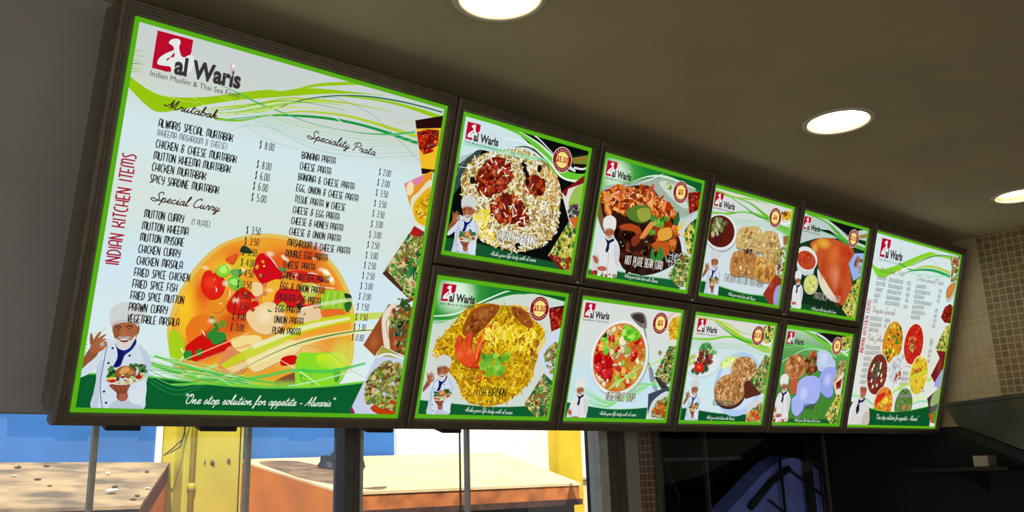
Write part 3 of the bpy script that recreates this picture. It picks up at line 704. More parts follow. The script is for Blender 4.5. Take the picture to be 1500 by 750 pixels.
# ------------------------------------------------------------------ the ten backlit menu boxes
RECT = {'A': (0, .0, .8545, .9), 'B': (.9089, .0012, 1.4274, .4201), 'C': (.9089, .4808, 1.4274, .8985), 'D': (1.4844, .0012, 2.0017, .4201), 'E': (1.4844, .4808, 2.0017, .8985),
        'F': (2.0581, .0012, 2.5783, .4201), 'G': (2.0581, .4808, 2.5783, .8985), 'H': (2.6397, .0012, 3.1631, .4201), 'I': (2.6397, .4808, 3.1631, .8985), 'J': (3.2131, .0, 4.0653, .9)}
XE = [-.037, .8817, 1.4559, 2.0299, 2.609, 3.1881, 4.098]
OUT = {}
for n_, r in RECT.items():
    ci = {'A': 0, 'B': 1, 'C': 1, 'D': 2, 'E': 2, 'F': 3, 'G': 3, 'H': 4, 'I': 4, 'J': 5}[n_]
    OUT[n_] = (XE[ci] + .0012, -.0365 if r[1] < .1 else .4517, XE[ci + 1] - .0012, .9295 if r[3] > .6 else .4493)
LABEL = {'A': 'largest backlit menu box at the left end, listing murtabak, curry and prata',
         'B': 'backlit menu box picturing chicken biriyani on black, $5.50 badge', 'C': 'backlit menu box picturing yellow fish biriyani with tomato, below the chicken one',
         'D': 'backlit menu box picturing dark glossy hot plate bean curd', 'E': 'backlit menu box picturing vegetable soup in a white bowl with spoon',
         'F': 'backlit menu box picturing folded murtabak squares beside a sauce bowl', 'G': 'backlit menu box picturing two round fried patties on a blue plate',
         'H': 'backlit menu box picturing a folded orange masala crepe with sauce cups', 'I': 'backlit menu box picturing bluish white steamed rice rolls on green leaf',
         'J': 'tall backlit menu box at the right end with oval food pictures'}
BOX = {}; ORG = {}
def frame(root, org, inn, out):
    prof = [(0, -.030), (0, .010), (.09, .017), (.20, .019), (.30, .019), (.33, .0165), (.40, .0165), (.43, .019), (.50, .019), (.53, .0165), (.60, .0165), (.63, .019), (.70, .019), (.73, .0165), (.80, .0165), (.86, .017), (1, .009), (1, -.03)]
    v = []; f = []
    for t, z in prof:
        r = [out[i] + (inn[i] - out[i]) * t for i in range(4)]
        for (a, b) in ((r[0], r[1]), (r[2], r[1]), (r[2], r[3]), (r[0], r[3])): v.append((a - org[0], -(b - org[1]), z))
    n = len(prof)
    for i in range(n):
        for q in range(4): f.append([i * 4 + q, i * 4 + (q + 1) % 4, ((i + 1) % n) * 4 + (q + 1) % 4, ((i + 1) % n) * 4 + q])
    return link_mesh('frame', v, f, M_FRAME, root)
for n_, r in RECT.items():
    org = ((r[0] + r[2]) / 2, OUT[n_][3]); ORG[n_] = org
    e = empty('menu_light_box'); e.matrix_world = Matrix.Translation(TL + Vector((org[0], 0, 0)) - UPV * org[1]) @ BOARD
    tag(e, LABEL[n_], 'menu sign', 'backlit menu boxes of the menu board'); BOX[n_] = e
    o = OUT[n_]
    frame(e, org, r, o)
    bm = bmesh.new(); w = (o[2] - o[0]) / 2; h = o[3] - o[1]
    bx(bm, -w + .003, w - .003, .006, h - .003, -.134, -.0305, .004)
    bobj('housing', bm, M_HOUSE, e)
    bm = bmesh.new(); bx(bm, -w + .003, w - .003, .012, h - .003, -.162, -.138, .003); bobj('back_rail', bm, M_HOUSE, e)
    def brk(u0, u1):
        bm = bmesh.new(); bx(bm, u0 - org[0], u1 - org[0], -.011, .001, -.05, .012, .002); bobj('mounting_bracket', bm, M_BRACKET, e)
    if n_ == 'A':
        for a, b in ((.080, .158), (.297, .390), (.760, .845)): brk(a, b)
    if n_ == 'C': brk(1.013, 1.082)
for n_, (u, v_) in (('B', (1.4535, .445)), ('D', (2.0275, .445)), ('F', (2.606, .445))):
    org = ORG[n_]
    lathe('corner_screw', [(.0, .0045), (.004, .004), (.0065, .002), (.007, 0)], M_SCREW, (u - org[0] - .006, -(v_ - org[1]) + .004, .0185), BOX[n_], 10)

GREEN = (88, 174, 24)
class Panel:
    def __init__(s, n_):
        s.n = n_; s.root = BOX[n_]; s.r = RECT[n_]; s.b = .011 if n_ in 'AJ' else .0125; s.org = ORG[n_]; s.lv = .0005
        r, b = s.r, s.b
        s.inner = [(r[0] + b * .6, r[1] + b * .6), (r[2] - b * .6, r[1] + b * .6), (r[2] - b * .6, r[3] - b * .6), (r[0] + b * .6, r[3] - b * .6)]
    def art(s, clip=True):
        return Art(s.lv, s.inner if clip else None)
    def done(s, A, name, under=None):
        o = A.build(name, s.root, s.org, under); s.lv = max(s.lv, A.z) + STEP * 4; return o
    def base(s, stops):
        """the poster sheet: print colours down the sheet, plus any painted-in tube banding, on a thin backlit diffuser"""
        A = s.art(False); r = s.r
        for i in range(len(stops) - 1):
            (t0, c0), (t1, c1) = stops[i], stops[i + 1]; n = 10
            for q in range(n):
                a, b = t0 + (t1 - t0) * q / n, t0 + (t1 - t0) * (q + 1) / n
                y0, y1 = r[1] + (r[3] - r[1]) * a, r[1] + (r[3] - r[1]) * b
                A.poly([(r[0], y0), (r[2], y0), (r[2], y1), (r[0], y1)], mixc(c0, c1, (q + .5) / n), z=s.lv)
        A.z = s.lv; s.done(A, 'poster')
    def border(s, col=GREEN):
        A = s.art(False); r, b = s.r, s.b; A.z = max(A.z, .0042)
        z = A.z + STEP
        A.poly([(r[0], r[1]), (r[2], r[1]), (r[2] - b, r[1] + b), (r[0] + b, r[1] + b)], col, z=z); A.poly([(r[2], r[1]), (r[2], r[3]), (r[2] - b, r[3] - b), (r[2] - b, r[1] + b)], col, z=z)
        A.poly([(r[2], r[3]), (r[0], r[3]), (r[0] + b, r[3] - b), (r[2] - b, r[3] - b)], col, z=z); A.poly([(r[0], r[3]), (r[0], r[1]), (r[0] + b, r[1] + b), (r[0] + b, r[3] - b)], col, z=z)
        A.build('green_border', s.root, s.org)

def remap(f, a0, a1, t0, t1):
    """the same drawing moved and scaled: authored points a0,a1 -> board points t0,t1"""
    p0, p1 = f(*a0), f(*a1); s = math.hypot(t1[0] - t0[0], t1[1] - t0[1]) / math.hypot(p1[0] - p0[0], p1[1] - p0[1])
    return lambda x, y: (t0[0] + (f(x, y)[0] - p0[0]) * s, t0[1] + (f(x, y)[1] - p0[1]) * s)
def unit(f, x=300, y=300): 
    a, b = f(x, y), f(x, y + 10); return math.hypot(a[0] - b[0], a[1] - b[1]) / 10

ZL = pz(60, 0, 4.1667)
RED = (186, 12, 44); INK = (58, 52, 54)
def logo(p, f, small=False, tag_col=(70, 62, 64)):
    A = p.art(); k_ = unit(f); bgc = (206, 214, 210)
    A.blob(Z(f, (705, 200), (712, 190), (812, 216), (912, 243), (922, 252), (914, 300), (905, 336), (845, 390), (783, 440), (730, 430), (682, 418), (672, 408), (688, 300)), RED, 2)
    A.blob(Z(f, (803, 288), (790, 276), (774, 264), (786, 246), (812, 238), (838, 243), (846, 262), (837, 288), (842, 320), (853, 346), (870, 352), (900, 338), (925, 345), (925, 400), (890, 450), (800, 446), (784, 410), (745, 403), (712, 396), (704, 382), (722, 350), (768, 322), (803, 308)), (226, 232, 230), 3)
    A.blob(Z(f, (760, 362), (785, 348), (808, 322), (806, 350), (786, 352), (766, 372)), RED, 3)
    top_ = p.done(A, 'logo'); A = p.art()
    font_text(A, 'al Waris', f(803, 446), f(1207, 541), k_ * 112, INK, .042)
    if not small: 
        A.ribbon(Z(f, (1160, 425), (1155, 470)), k_ * 9, (210, 200, 200))
    A.ell(f(1163, 405), k_ * 17, k_ * 28, (206, 176, 178), .2, 14); A.ell(f(1168, 403), k_ * 11, k_ * 20, (236, 232, 230), .2, 12)
    p.done(A, 'wordmark', top_); A = p.art()
    font_text(A, 'Indian Muslim & Thai Sea Food', f(660, 463), f(1198, 598), k_ * 36, tag_col, 0.0 if not small else .008)
    p.done(A, 'tagline', top_)

ZC7 = pz(60, 450, 3.947)
SKIN = (166, 98, 60)
def chef_plate(A, f, fine=True):
    u = unit(f, 400, 300); b = lambda pts, c, n=5: A.blob(Z(f, *pts), c, n)
    b([(405, 100), (392, 70), (396, 25), (420, -12), (470, -32), (530, -28), (575, -8), (600, 30), (598, 60), (575, 92), (560, 112), (480, 82)], (206, 210, 206))
    b([(405, 112), (404, 92), (430, 76), (480, 70), (530, 76), (562, 96), (560, 116), (520, 92), (450, 90)], (190, 192, 190))
    # jacket
    b([(428, 190), (378, 178), (352, 214), (330, 270), (285, 300), (232, 350), (218, 384), (224, 402), (268, 384), (318, 352), (314, 420), (300, 490), (290, 582), (440, 584), (584, 586), (600, 510), (606, 430), (632, 330), (622, 280), (594, 240), (552, 212), (540, 184)], (206, 218, 230))
    b([(318, 352), (345, 300), (360, 330), (340, 440), (322, 580), (292, 582), (300, 490), (314, 420)], (190, 204, 220))
    b([(560, 215), (594, 240), (622, 280), (630, 330), (606, 420), (590, 360), (585, 290)], (188, 202, 220))
    b([(420, 540), (500, 536), (560, 560), (580, 586), (400, 586)], (184, 196, 214))
    b([(510, 470), (540, 480), (570, 430), (604, 440), (598, 520), (560, 560), (510, 540)], (214, 224, 234))
    # raised arm and ring-finger sign
    b([(230, 352), (228, 312), (256, 268), (282, 236), (330, 240), (318, 278), (268, 322)], shade(SKIN, .86))
    b([(276, 246), (290, 205), (310, 186), (340, 190), (372, 208), (366, 232), (336, 254), (300, 262)], SKIN)
    A.ribbon(Z(f, (292, 212), (288, 178), (286, 150)), [u * 22, u * 18, u * 10], shade(SKIN, .92), 5)
    A.ribbon(Z(f, (308, 196), (322, 166), (342, 140)), [u * 22, u * 17, u * 10], shade(SKIN, .97), 5)
    A.ribbon(Z(f, (322, 200), (344, 174), (370, 156)), [u * 20, u * 16, u * 9], SKIN, 5)
    A.ribbon(Z(f, (334, 208), (352, 188), (372, 182)), [u * 18, u * 14, u * 8], shade(SKIN, 1.05), 5)
    A.ell(f(350, 212), u * 12, u * 13, (170, 176, 176), 0, 12)
    A.ribbon(Z(f, (340, 234), (364, 222), (372, 202), (358, 196)), [u * 14, u * 14, u * 11, u * 8], shade(SKIN, 1.08), 5)
    # head
    b([(548, 116), (562, 108), (566, 124), (558, 152), (546, 152)], shade(SKIN, .85))
    b([(409, 112), (440, 92), (490, 86), (535, 92), (552, 112), (552, 150), (540, 188), (508, 214), (470, 222), (436, 206), (418, 168)], SKIN)
    b([(412, 116), (436, 100), (450, 150), (440, 190), (422, 172)], shade(SKIN, .88))
    b([(424, 176), (446, 186), (456, 176), (498, 176), (516, 188), (540, 160), (540, 192), (506, 228), (472, 238), (442, 226), (428, 204)], (214, 208, 202))
    b([(438, 170), (462, 166), (478, 168), (500, 164), (520, 172), (500, 180), (478, 178), (452, 182)], (176, 164, 156))
    b([(448, 180), (478, 184), (508, 178), (496, 196), (476, 200), (456, 194)], (116, 44, 38))
    A.ribbon(Z(f, (452, 183), (478, 187), (504, 181)), u * 5, (236, 226, 216), 4)
    b([(466, 130), (482, 130), (492, 156), (480, 164), (462, 160)], shade(SKIN, 1.1))
    A.ribbon(Z(f, (428, 116), (444, 108), (460, 114)), u * 7, (60, 42, 36), 4); A.ribbon(Z(f, (488, 112), (506, 104), (526, 112)), u * 7, (60, 42, 36), 4)
    A.ell(f(446, 124), u * 7, u * 3.5, (40, 24, 20), 0, 10); A.ell(f(508, 120), u * 7, u * 3.5, (40, 24, 20), 0, 10)
    # scarf, piping, buttons
    b([(424, 204), (440, 232), (472, 246), (510, 230), (542, 180), (546, 206), (520, 244), (482, 274), (470, 300), (452, 338), (414, 342), (436, 292), (436, 250)], (24, 34, 120))
    b([(440, 240), (470, 254), (462, 300), (440, 336), (424, 336), (440, 290)], (16, 22, 90))
    A.ribbon(Z(f, (378, 215), (362, 300), (342, 410), (340, 500), (352, 582)), u * 4, (70, 84, 130), 6)
    for q in ((410, 234), (386, 320), (508, 277), (360, 484), (372, 549)): A.ell(f(*q), u * 7, u * 6.5, (22, 26, 60), 0, 12)
    # plate of roast with greens on the spread hand
    b([(390, 448), (420, 440), (500, 440), (512, 446), (494, 484), (498, 512), (486, 534), (454, 538), (434, 522), (432, 492), (408, 470)], (134, 66, 46))
    b([(450, 500), (494, 496), (498, 518), (484, 536), (452, 538)], (168, 96, 70))
    for a_ in ((404, 448), (430, 444), (455, 442), (482, 442)): A.ribbon(Z(f, a_, (a_[0] + 18, a_[1] + 30)), u * 9, (156, 84, 60))
    b([(366, 420), (380, 410), (480, 420), (596, 392), (606, 400), (560, 432), (470, 446), (400, 440)], (214, 206, 190))
    R1 = Z(f, (372, 416), (386, 350), (430, 340), (560, 325), (604, 360), (600, 396), (540, 420), (460, 434), (390, 426))
    sc_ = u
    leaves(A, Z(f, (376, 400), (390, 345), (430, 352), (440, 410), (400, 420)), 26, (sc_ * 22, sc_ * 42), [(40, 92, 40), (70, 130, 50), (30, 70, 40)])
    leaves(A, Z(f, (500, 350), (510, 320), (580, 330), (606, 370), (560, 380)), 26, (sc_ * 22, sc_ * 40), [(40, 92, 40), (74, 130, 60), (30, 70, 40)])
    b([(424, 384), (440, 350), (480, 336), (520, 344), (546, 370), (530, 396), (480, 404), (440, 400)], (150, 90, 40))
    b([(448, 372), (468, 346), (496, 342), (510, 356), (490, 376), (460, 384)], (214, 160, 90)); b([(505, 360), (530, 368), (524, 388), (500, 390)], (196, 130, 70))
    chunks(A, Z(f, (400, 410), (450, 400), (550, 380), (600, 385), (560, 420), (470, 436), (410, 428)), 34, (sc_ * 14, sc_ * 30), [(220, 200, 90), (170, 190, 80), (90, 140, 60), (236, 226, 170), (150, 30, 40)], shine=.3)
    b([(374, 420), (410, 412), (430, 424), (404, 432)], (176, 36, 30)); b([(384, 404), (412, 398), (410, 414), (380, 416)], (226, 190, 60)); b([(540, 396), (566, 386), (578, 400), (552, 412)], (170, 24, 50))

ZD2 = pz(840, 210, 3.571)
def chef_tall(A, f, table=True):
    u = unit(f, 160, 560); b = lambda pts, c, n=5: A.blob(Z(f, *pts), c, n)
    b([(152, 442), (148, 410), (156, 386), (182, 374), (206, 384), (216, 406), (208, 450), (180, 440)], (226, 226, 220))
    b([(153, 446), (180, 436), (206, 448), (204, 456), (180, 446), (156, 456)], (196, 192, 186))
    b([(148, 496), (128, 520), (108, 570), (86, 640), (100, 668), (120, 660), (118, 694), (170, 694), (216, 694), (220, 640), (234, 570), (226, 520), (206, 494), (180, 504)], (222, 224, 224))
    b([(108, 570), (130, 590), (124, 650), (102, 668), (86, 640)], (206, 208, 210)); b([(206, 520), (232, 560), (222, 640), (206, 610)], (204, 206, 210))
    b([(160, 452), (182, 444), (203, 454), (203, 484), (186, 503), (168, 496), (160, 476)], (172, 100, 66))
    b([(164, 478), (180, 482), (202, 474), (200, 492), (186, 504), (168, 497)], (206, 196, 188))
    A.ribbon(Z(f, (172, 484), (184, 488), (194, 484)), u * 3, (110, 40, 36)); A.ribbon(Z(f, (166, 462), (176, 460)), u * 3, (60, 40, 34)); A.ribbon(Z(f, (186, 462), (198, 460)), u * 3, (60, 40, 34))
    b([(158, 492), (176, 504), (200, 494), (204, 506), (182, 520), (178, 548), (168, 566), (160, 556), (168, 520)], (22, 26, 70))
    b([(94, 588), (104, 580), (122, 598), (120, 622), (104, 616)], (180, 96, 70)); b([(120, 640), (150, 636), (168, 650), (150, 662), (122, 656)], (180, 100, 74))
    A.ribbon(Z(f, (178, 560), (170, 640), (168, 692)), u * 3, (150, 154, 160))
    if table:
        chunks(A, Z(f, (75, 655), (110, 650), (115, 690), (80, 694)), 14, (u * 18, u * 32), [(180, 30, 30), (200, 60, 40), (90, 130, 50)], shine=.4)
        chunks(A, Z(f, (115, 680), (218, 676), (220, 698), (115, 698)), 16, (u * 12, u * 24), [(190, 40, 30), (210, 160, 60), (90, 130, 50), (120, 70, 40)], shine=.3)

def badge(p, c, rx, ry, price):
    """dark red seal with a cream middle, price across it"""
    A = p.art(); A.ell(c, rx * 1.06, ry * 1.06, (236, 224, 214), 0, 36); A.ell(c, rx, ry, (136, 18, 28), 0, 36)
    z0 = A.z + STEP
    for i in range(22):
        t = 6.283 * i / 22
        if abs(math.sin(t)) < .3: continue
        s_ = (c[0] + rx * .74 * math.cos(t), c[1] + ry * .74 * math.sin(t)); q = (c[0] + rx * .9 * math.cos(t), c[1] + ry * .9 * math.sin(t))
        A.ribbon([s_, q], rx * .07, (226, 190, 180), smooth=False, z=z0)
    A.z = z0
    A.ell(c, rx * .66, ry * .66, (246, 224, 130), 0, 32)
    top_ = p.done(A, 'price_badge'); A = p.art()
    font_text(A, price, (c[0] - rx * (.62 if len(price) > 3 else .36), c[1] + ry * .2), (c[0] + rx * (.62 if len(price) > 3 else .36), c[1] + ry * .2), ry * .46, (170, 20, 24), .03)
    p.done(A, 'price_figure', top_)

def slogan_band(A, pts_top, r, b, col=(12, 92, 44), edge=(86, 190, 60)):
    top = catmull(pts_top, 8)
    A.poly([(p[0], p[1] - .004) for p in top] + [(top[-1][0], r[3] - b * .5), (top[0][0], r[3] - b * .5)], edge)
    A.poly(top + [(top[-1][0], r[3] - b * .5), (top[0][0], r[3] - b * .5)], col)
def card(A, pts, col, edge=True):
    A.poly(pts, col)
def clipped(A, poly):
    """print only inside a convex picture card"""
    old = A.clip; ps = sorted(set(poly)); cr_ = lambda o, q, w: (q[0] - o[0]) * (w[1] - o[1]) - (q[1] - o[1]) * (w[0] - o[0]); lo = []; hi_ = []
    for q in ps:
        while len(lo) > 1 and cr_(lo[-2], lo[-1], q) <= 0: lo.pop()
        lo.append(q)
    for q in reversed(ps):
        while len(hi_) > 1 and cr_(hi_[-2], hi_[-1], q) <= 0: hi_.pop()
        hi_.append(q)
    hull = lo[:-1] + hi_[:-1]
    A.clip = clip_poly(hull, old) if old else hull; return old

# shared little food pictures
def food_salad(A, poly, s=1.0):
    o = clipped(A, poly); A.poly(poly, (120, 110, 50))
    chunks(A, poly, int(70 * s), (.010, .024), [(214, 206, 120), (170, 176, 70), (110, 140, 50), (200, 180, 130)], shine=.35)
    leaves(A, poly, int(34 * s), (.014, .034), [(30, 100, 50), (60, 140, 60), (24, 80, 44)])
    grains(A, poly, int(70 * s), (.012, .03), (.0012, .0022), [(236, 230, 180), (220, 216, 120), (190, 200, 110)])
    chunks(A, poly, int(6 * s), (.008, .016), [(190, 40, 30)], shine=.3); A.clip = o
def food_fried(A, poly, s=1.0):
    o = clipped(A, poly)
    chunks(A, poly, int(130 * s), (.010, .026), [(176, 150, 70), (140, 90, 50), (120, 120, 40), (160, 170, 70), (110, 60, 40), (196, 180, 100)], shine=.3)
    leaves(A, poly, int(20 * s), (.010, .02), [(90, 130, 60), (120, 160, 80)]); A.clip = o
def food_red(A, poly, s=1.0):
    o = clipped(A, poly)
    A.poly(poly, (110, 22, 12)); chunks(A, poly, int(150 * s), (.008, .022), [(180, 30, 14), (150, 20, 14), (205, 60, 24), (110, 20, 14)], shine=.35); A.clip = o
def food_yellow(A, poly, s=1.0):
    o = clipped(A, poly); A.poly(poly, (206, 160, 20))
    grains(A, poly, int(150 * s), (.014, .03), (.003, .006), [(230, 190, 30), (206, 150, 20), (240, 210, 70), (180, 120, 20)]); A.clip = o
def food_herb_rice(A, poly, s=1.0):
    o = clipped(A, poly); A.poly(poly, (176, 170, 60))
    grains(A, poly, int(120 * s), (.010, .022), (.003, .005), [(220, 214, 110), (190, 184, 50), (236, 230, 160)])
    leaves(A, poly, int(26 * s), (.012, .028), [(30, 80, 40), (50, 110, 50)])
    chunks(A, poly, int(8 * s), (.008, .016), [(150, 50, 30)]); A.clip = o

# ================================================================== A: the large list
p = Panel('A'); r = p.r
p.base([(0, (200, 208, 206)), (.14, (204, 212, 204)), (.26, (210, 232, 236)), (.45, (214, 226, 218)), (.6, (208, 230, 238)), (1, (222, 236, 234))])  # uneven glow of the backlight tubes is put into these sheet colours
A = p.art(); f2 = pz(380, 80, 4.1667)
LG, LG2, DG = (150, 196, 16), (176, 204, 40), (24, 150, 62)
top = Z(ZL, (500, 430), (600, 510), (700, 570), (800, 592), (1000, 592), (1200, 566), (1380, 548)) + Z(f2, (130, 222), (250, 206), (380, 208), (560, 226), (770, 250))
bot = Z(f2, (770, 252), (600, 240), (400, 240), (230, 250), (0, 268)) + Z(ZL, (1200, 612), (1050, 632), (880, 664), (720, 684), (640, 640), (560, 560), (505, 500))
A.poly(catmull(top, 6) + catmull(bot, 6), LG)
A.ribbon(Z(ZL, (600, 455), (680, 540), (800, 600), (950, 628)), .0012, (210, 220, 90))
A.ribbon(Z(f2, (200, 222), (330, 190), (480, 178), (620, 180), (720, 212)), [.003, .007, .009, .006, .001], LG)
for i in range(9): A.ribbon(Z(ZL, (538, 300 + i * 17), (600, 310 + i * 16), (665 - i * 6, 322 + i * 15)), [.0022, .0014, .0002], random.choice([(150, 190, 90), (60, 140, 90), (190, 200, 130)]))
A.ribbon(Z(f2, (-330, 330), (-200, 320), (0, 300), (160, 268), (330, 276), (560, 300), (820, 352)), [.001, .004, .007, .004, .006, .004, .001], LG2)
A.ribbon(Z(f2, (-420, 350), (-200, 335), (60, 300), (200, 280), (420, 290)), [.001, .003, .006, .004, .001], (206, 228, 120))
A.ribbon(Z(f2, (-150, 360), (0, 350), (120, 322), (240, 282), (380, 258), (520, 250), (680, 258), (860, 286), (1010, 322), (1115, 352)), [.001, .0015, .002, .0025, .003, .0035, .004, .004, .004, .004], (10, 104, 66))
A.ribbon(Z(f2, (500, 254), (640, 266), (800, 292), (960, 335), (1110, 388)), [.002, .005, .007, .010, .014], LG)
A.ribbon(Z(f2, (-60, 396), (80, 368), (240, 348), (400, 356), (560, 380), (720, 424), (860, 468), (960, 500)), [.001, .003, .004, .005, .006, .008, .009, .010], LG2)
A.ribbon(Z(f2, (-260, 400), (-100, 386), (60, 372), (240, 374), (420, 390), (600, 424), (760, 470), (880, 512), (965, 540)), [.0015, .002, .003, .006, .007, .007, .008, .008, .009], DG)
A.ribbon(Z(f2, (-250, 180), (-120, 240), (0, 300), (130, 350), (300, 414), (460, 452), (640, 480), (800, 486), (950, 474)), [.001, .003, .004, .003, .002, .0015, .003, .005, .006], (70, 180, 100))
for i, (dy, c) in enumerate([(0, (150, 220, 170)), (22, (120, 210, 170)), (44, (170, 220, 160)), (66, (140, 215, 190)), (90, (180, 220, 170)), (115, (150, 205, 190)), (140, (130, 190, 190))]):
    A.ribbon(Z(f2, (-120, 300 + dy * .4), (100, 380 + dy * .6), (350, 440 + dy), (650, 500 + dy * .9), (960, 478 + dy)), [.0006, .0012, .0012, .001, .001], c)
A.ribbon(Z(f2, (360, 262), (460, 264), (560, 300), (680, 362), (800, 470), (980, 655)), .0011, (110, 140, 130))
A.ribbon(Z(f2, (-380, 420), (-280, 500), (-60, 430), (150, 470)), .0008, (120, 190, 160))
A.ribbon(Z(f2, (-100, 420), (20, 500), (150, 555), (240, 575)), .0008, (120, 190, 180))
A.ribbon(Z(f2, (450, 376), (505, 414)), .0018, (225, 240, 225))
A.ribbon(Z(f2, (820, 418), (900, 412), (950, 408)), .0014, (180, 210, 90))
for ys, ws, cc in (((360, 352, 330, 300, 290, 312), [.001, .003, .006, .005, .003, .001], (150, 206, 60)), ((380, 366, 345, 322, 330, 362), [.001, .002, .004, .004, .002, .001], (196, 220, 90)), ((344, 330, 300, 282, 300, 340), [.0008, .0015, .002, .002, .0015, .001], (60, 160, 80))):
    A.ribbon(Z(f2, *zip((-320, -160, 0, 160, 330, 520), ys)), ws, cc)
A.ribbon(Z(f2, (-430, 300), (-330, 360), (-230, 395), (-100, 400), (40, 372)), [.001, .003, .006, .005, .001], (120, 196, 40))
A.ribbon(Z(f2, (-420, 250), (-300, 330), (-150, 372)), .0012, (214, 226, 110)); A.ribbon(Z(f2, (-250, 250), (-60, 320), (140, 400), (360, 452)), .0012, (206, 222, 110))
p.done(A, 'green_swoosh')
# soup bowl
A = p.art(); z1, z2, z3, z4 = pz(230, 330, 5), pz(370, 330, 5), pz(220, 450, 5), pz(370, 450, 5)
F = lambda *a: Z(P, *a)
A.soft(P(380, 470), .23, .19, (236, 232, 190), .8)
A.blob(F((246, 505), (246, 472), (260, 432), (288, 388), (328, 355), (384, 342), (440, 351), (480, 377), (505, 412), (518, 452), (519, 500), (512, 540), (480, 562), (400, 569), (300, 562), (258, 542)), (226, 190, 90), 8)
A.blob(F((252, 505), (253, 472), (267, 434), (294, 391), (332, 359), (385, 348), (438, 357), (476, 382), (500, 416), (512, 454), (513, 500), (505, 538), (476, 560), (400, 566), (300, 558), (264, 538)), (236, 160, 44), 8)
for q, rx, ry, c, a in (((420, 385), .10, .05, (222, 62, 22), .95), ((460, 410), .07, .06, (226, 74, 24), .9), ((350, 372), .06, .03, (232, 120, 34), .9), ((330, 400), .05, .04, (240, 200, 40), .95), ((275, 450), .035, .07, (250, 205, 40), 1), ((300, 440), .05, .07, (236, 110, 30), .7), ((310, 490), .08, .06, (216, 70, 20), .8), ((480, 500), .05, .05, (230, 150, 60), .8)):
    A.soft(P(*q), rx, ry, c, a)
for q, rx, ry, c_, a_ in (((455, 372), .06, .04, (206, 34, 16), .9), ((485, 430), .035, .05, (226, 90, 30), .8), ((300, 425), .035, .045, (222, 60, 24), .8), ((345, 470), .06, .05, (206, 40, 16), .9), ((300, 505), .06, .05, (206, 30, 14), .85), ((270, 480), .025, .05, (240, 190, 40), .9), ((400, 430), .05, .05, (214, 60, 24), .7), ((440, 520), .09, .06, (238, 206, 120), .8)):
    A.soft(P(*q), rx, ry, c_, a_)
def veg(f, pts, c, hl=None, n=4):
    A.blob(Z(f, *[(x + 3, y + 5) for x, y in pts]), shade(c, .7), n); A.blob(Z(f, *pts), c, n)
    if hl: A.ribbon(Z(f, *hl), [.0006, .0028, .0006] if len(hl) == 3 else .002, (250, 235, 225))
veg(z1, [(500, 245), (585, 205), (560, 280), (520, 270)], (226, 84, 34))
veg(z1, [(560, 300), (640, 200), (740, 210), (720, 300), (600, 340)], (222, 190, 40))
A.blob(Z(z1, (605, 190), (630, 148), (670, 165), (700, 205), (640, 205)), (30, 60, 40))
veg(z1, [(345, 345), (420, 336), (496, 398), (484, 490), (432, 540), (372, 532), (320, 462)], (222, 32, 20), [(425, 450), (436, 470), (430, 492)])
A.soft(z1(390, 420), .022, .022, (240, 70, 40), .7)
veg(z1, [(430, 330), (450, 300), (500, 285), (535, 310), (530, 355), (480, 378), (440, 362)], (140, 212, 50)); A.ell(z1(485, 325), .009, .009, (196, 236, 110)); A.ribbon(Z(z1, (505, 290), (530, 305), (534, 330)), .002, (240, 250, 215))
veg(z1, [(540, 330), (600, 320), (630, 350), (560, 380)], (104, 170, 80))
veg(z1, [(505, 410), (550, 375), (610, 390), (622, 440), (580, 475), (545, 455)], (112, 196, 60)); A.blob(Z(z1, (530, 410), (570, 390), (600, 420), (565, 440)), (170, 226, 110))
veg(z1, [(380, 560), (470, 530), (520, 470), (535, 500), (500, 590), (450, 640), (390, 620)], (234, 140, 34), [(528, 470), (534, 500), (515, 545)])
veg(z1, [(565, 500), (640, 458), (742, 560), (690, 640), (600, 656), (505, 612)], (206, 26, 18)); A.soft(z1(620, 560), .026, .022, (232, 60, 36), .8)
veg(z2, [(40, 215), (110, 214), (192, 310), (212, 380), (122, 424), (60, 420), (8, 345), (10, 290)], (206, 14, 24), [(112, 218), (150, 262), (188, 318)])
veg(z2, [(190, 320), (215, 305), (245, 322), (220, 336)], (80, 150, 90))
veg(z2, [(250, 350), (330, 330), (440, 350), (520, 400), (440, 420), (330, 400)], (216, 40, 28), [(400, 350), (440, 352), (475, 360)])
veg(z2, [(505, 330), (540, 320), (600, 400), (590, 440), (540, 400)], (240, 190, 90)); A.blob(Z(z2, (508, 330), (540, 325), (568, 360), (540, 362)), (250, 244, 225)); A.blob(Z(z2, (550, 380), (590, 385), (585, 412), (558, 408)), (250, 240, 210))
veg(z2, [(205, 225), (230, 218), (275, 270), (240, 262)], (236, 210, 170))
veg(z2, [(108, 420), (200, 398), (190, 500), (120, 572), (70, 560), (84, 480)], (238, 180, 50)); veg(z2, [(0, 420), (60, 430), (75, 490), (30, 520), (0, 500)], (238, 208, 150))
for q in ((90, 440), (90, 500), (30, 540)): A.ell(z2(*q), .006, .006, (214, 120, 90))
veg(z2, [(190, 470), (350, 478), (372, 560), (270, 600), (160, 575)], (212, 20, 24)); veg(z2, [(370, 590), (460, 575), (500, 630), (400, 650)], (208, 50, 34))
veg(z2, [(350, 440), (420, 420), (470, 440), (480, 500), (400, 540), (360, 510)], (196, 200, 80)); A.ribbon(Z(z2, (440, 440), (520, 455), (600, 462)), .0024, (250, 240, 215))
veg(z2, [(480, 600), (510, 500), (560, 470), (680, 495), (700, 560), (690, 610), (560, 610)], (150, 204, 46))
for i in range(7): A.ribbon(Z(z2, (510 + i * 25, 600), (530 + i * 25, 490)), .0022, (190, 226, 100) if i % 2 else (120, 184, 40))
A.blob(Z(z2, (670, 500), (715, 508), (726, 545), (690, 545)), (26, 60, 34)); A.blob(Z(z2, (670, 575), (720, 560), (722, 600), (690, 640)), (40, 100, 44))
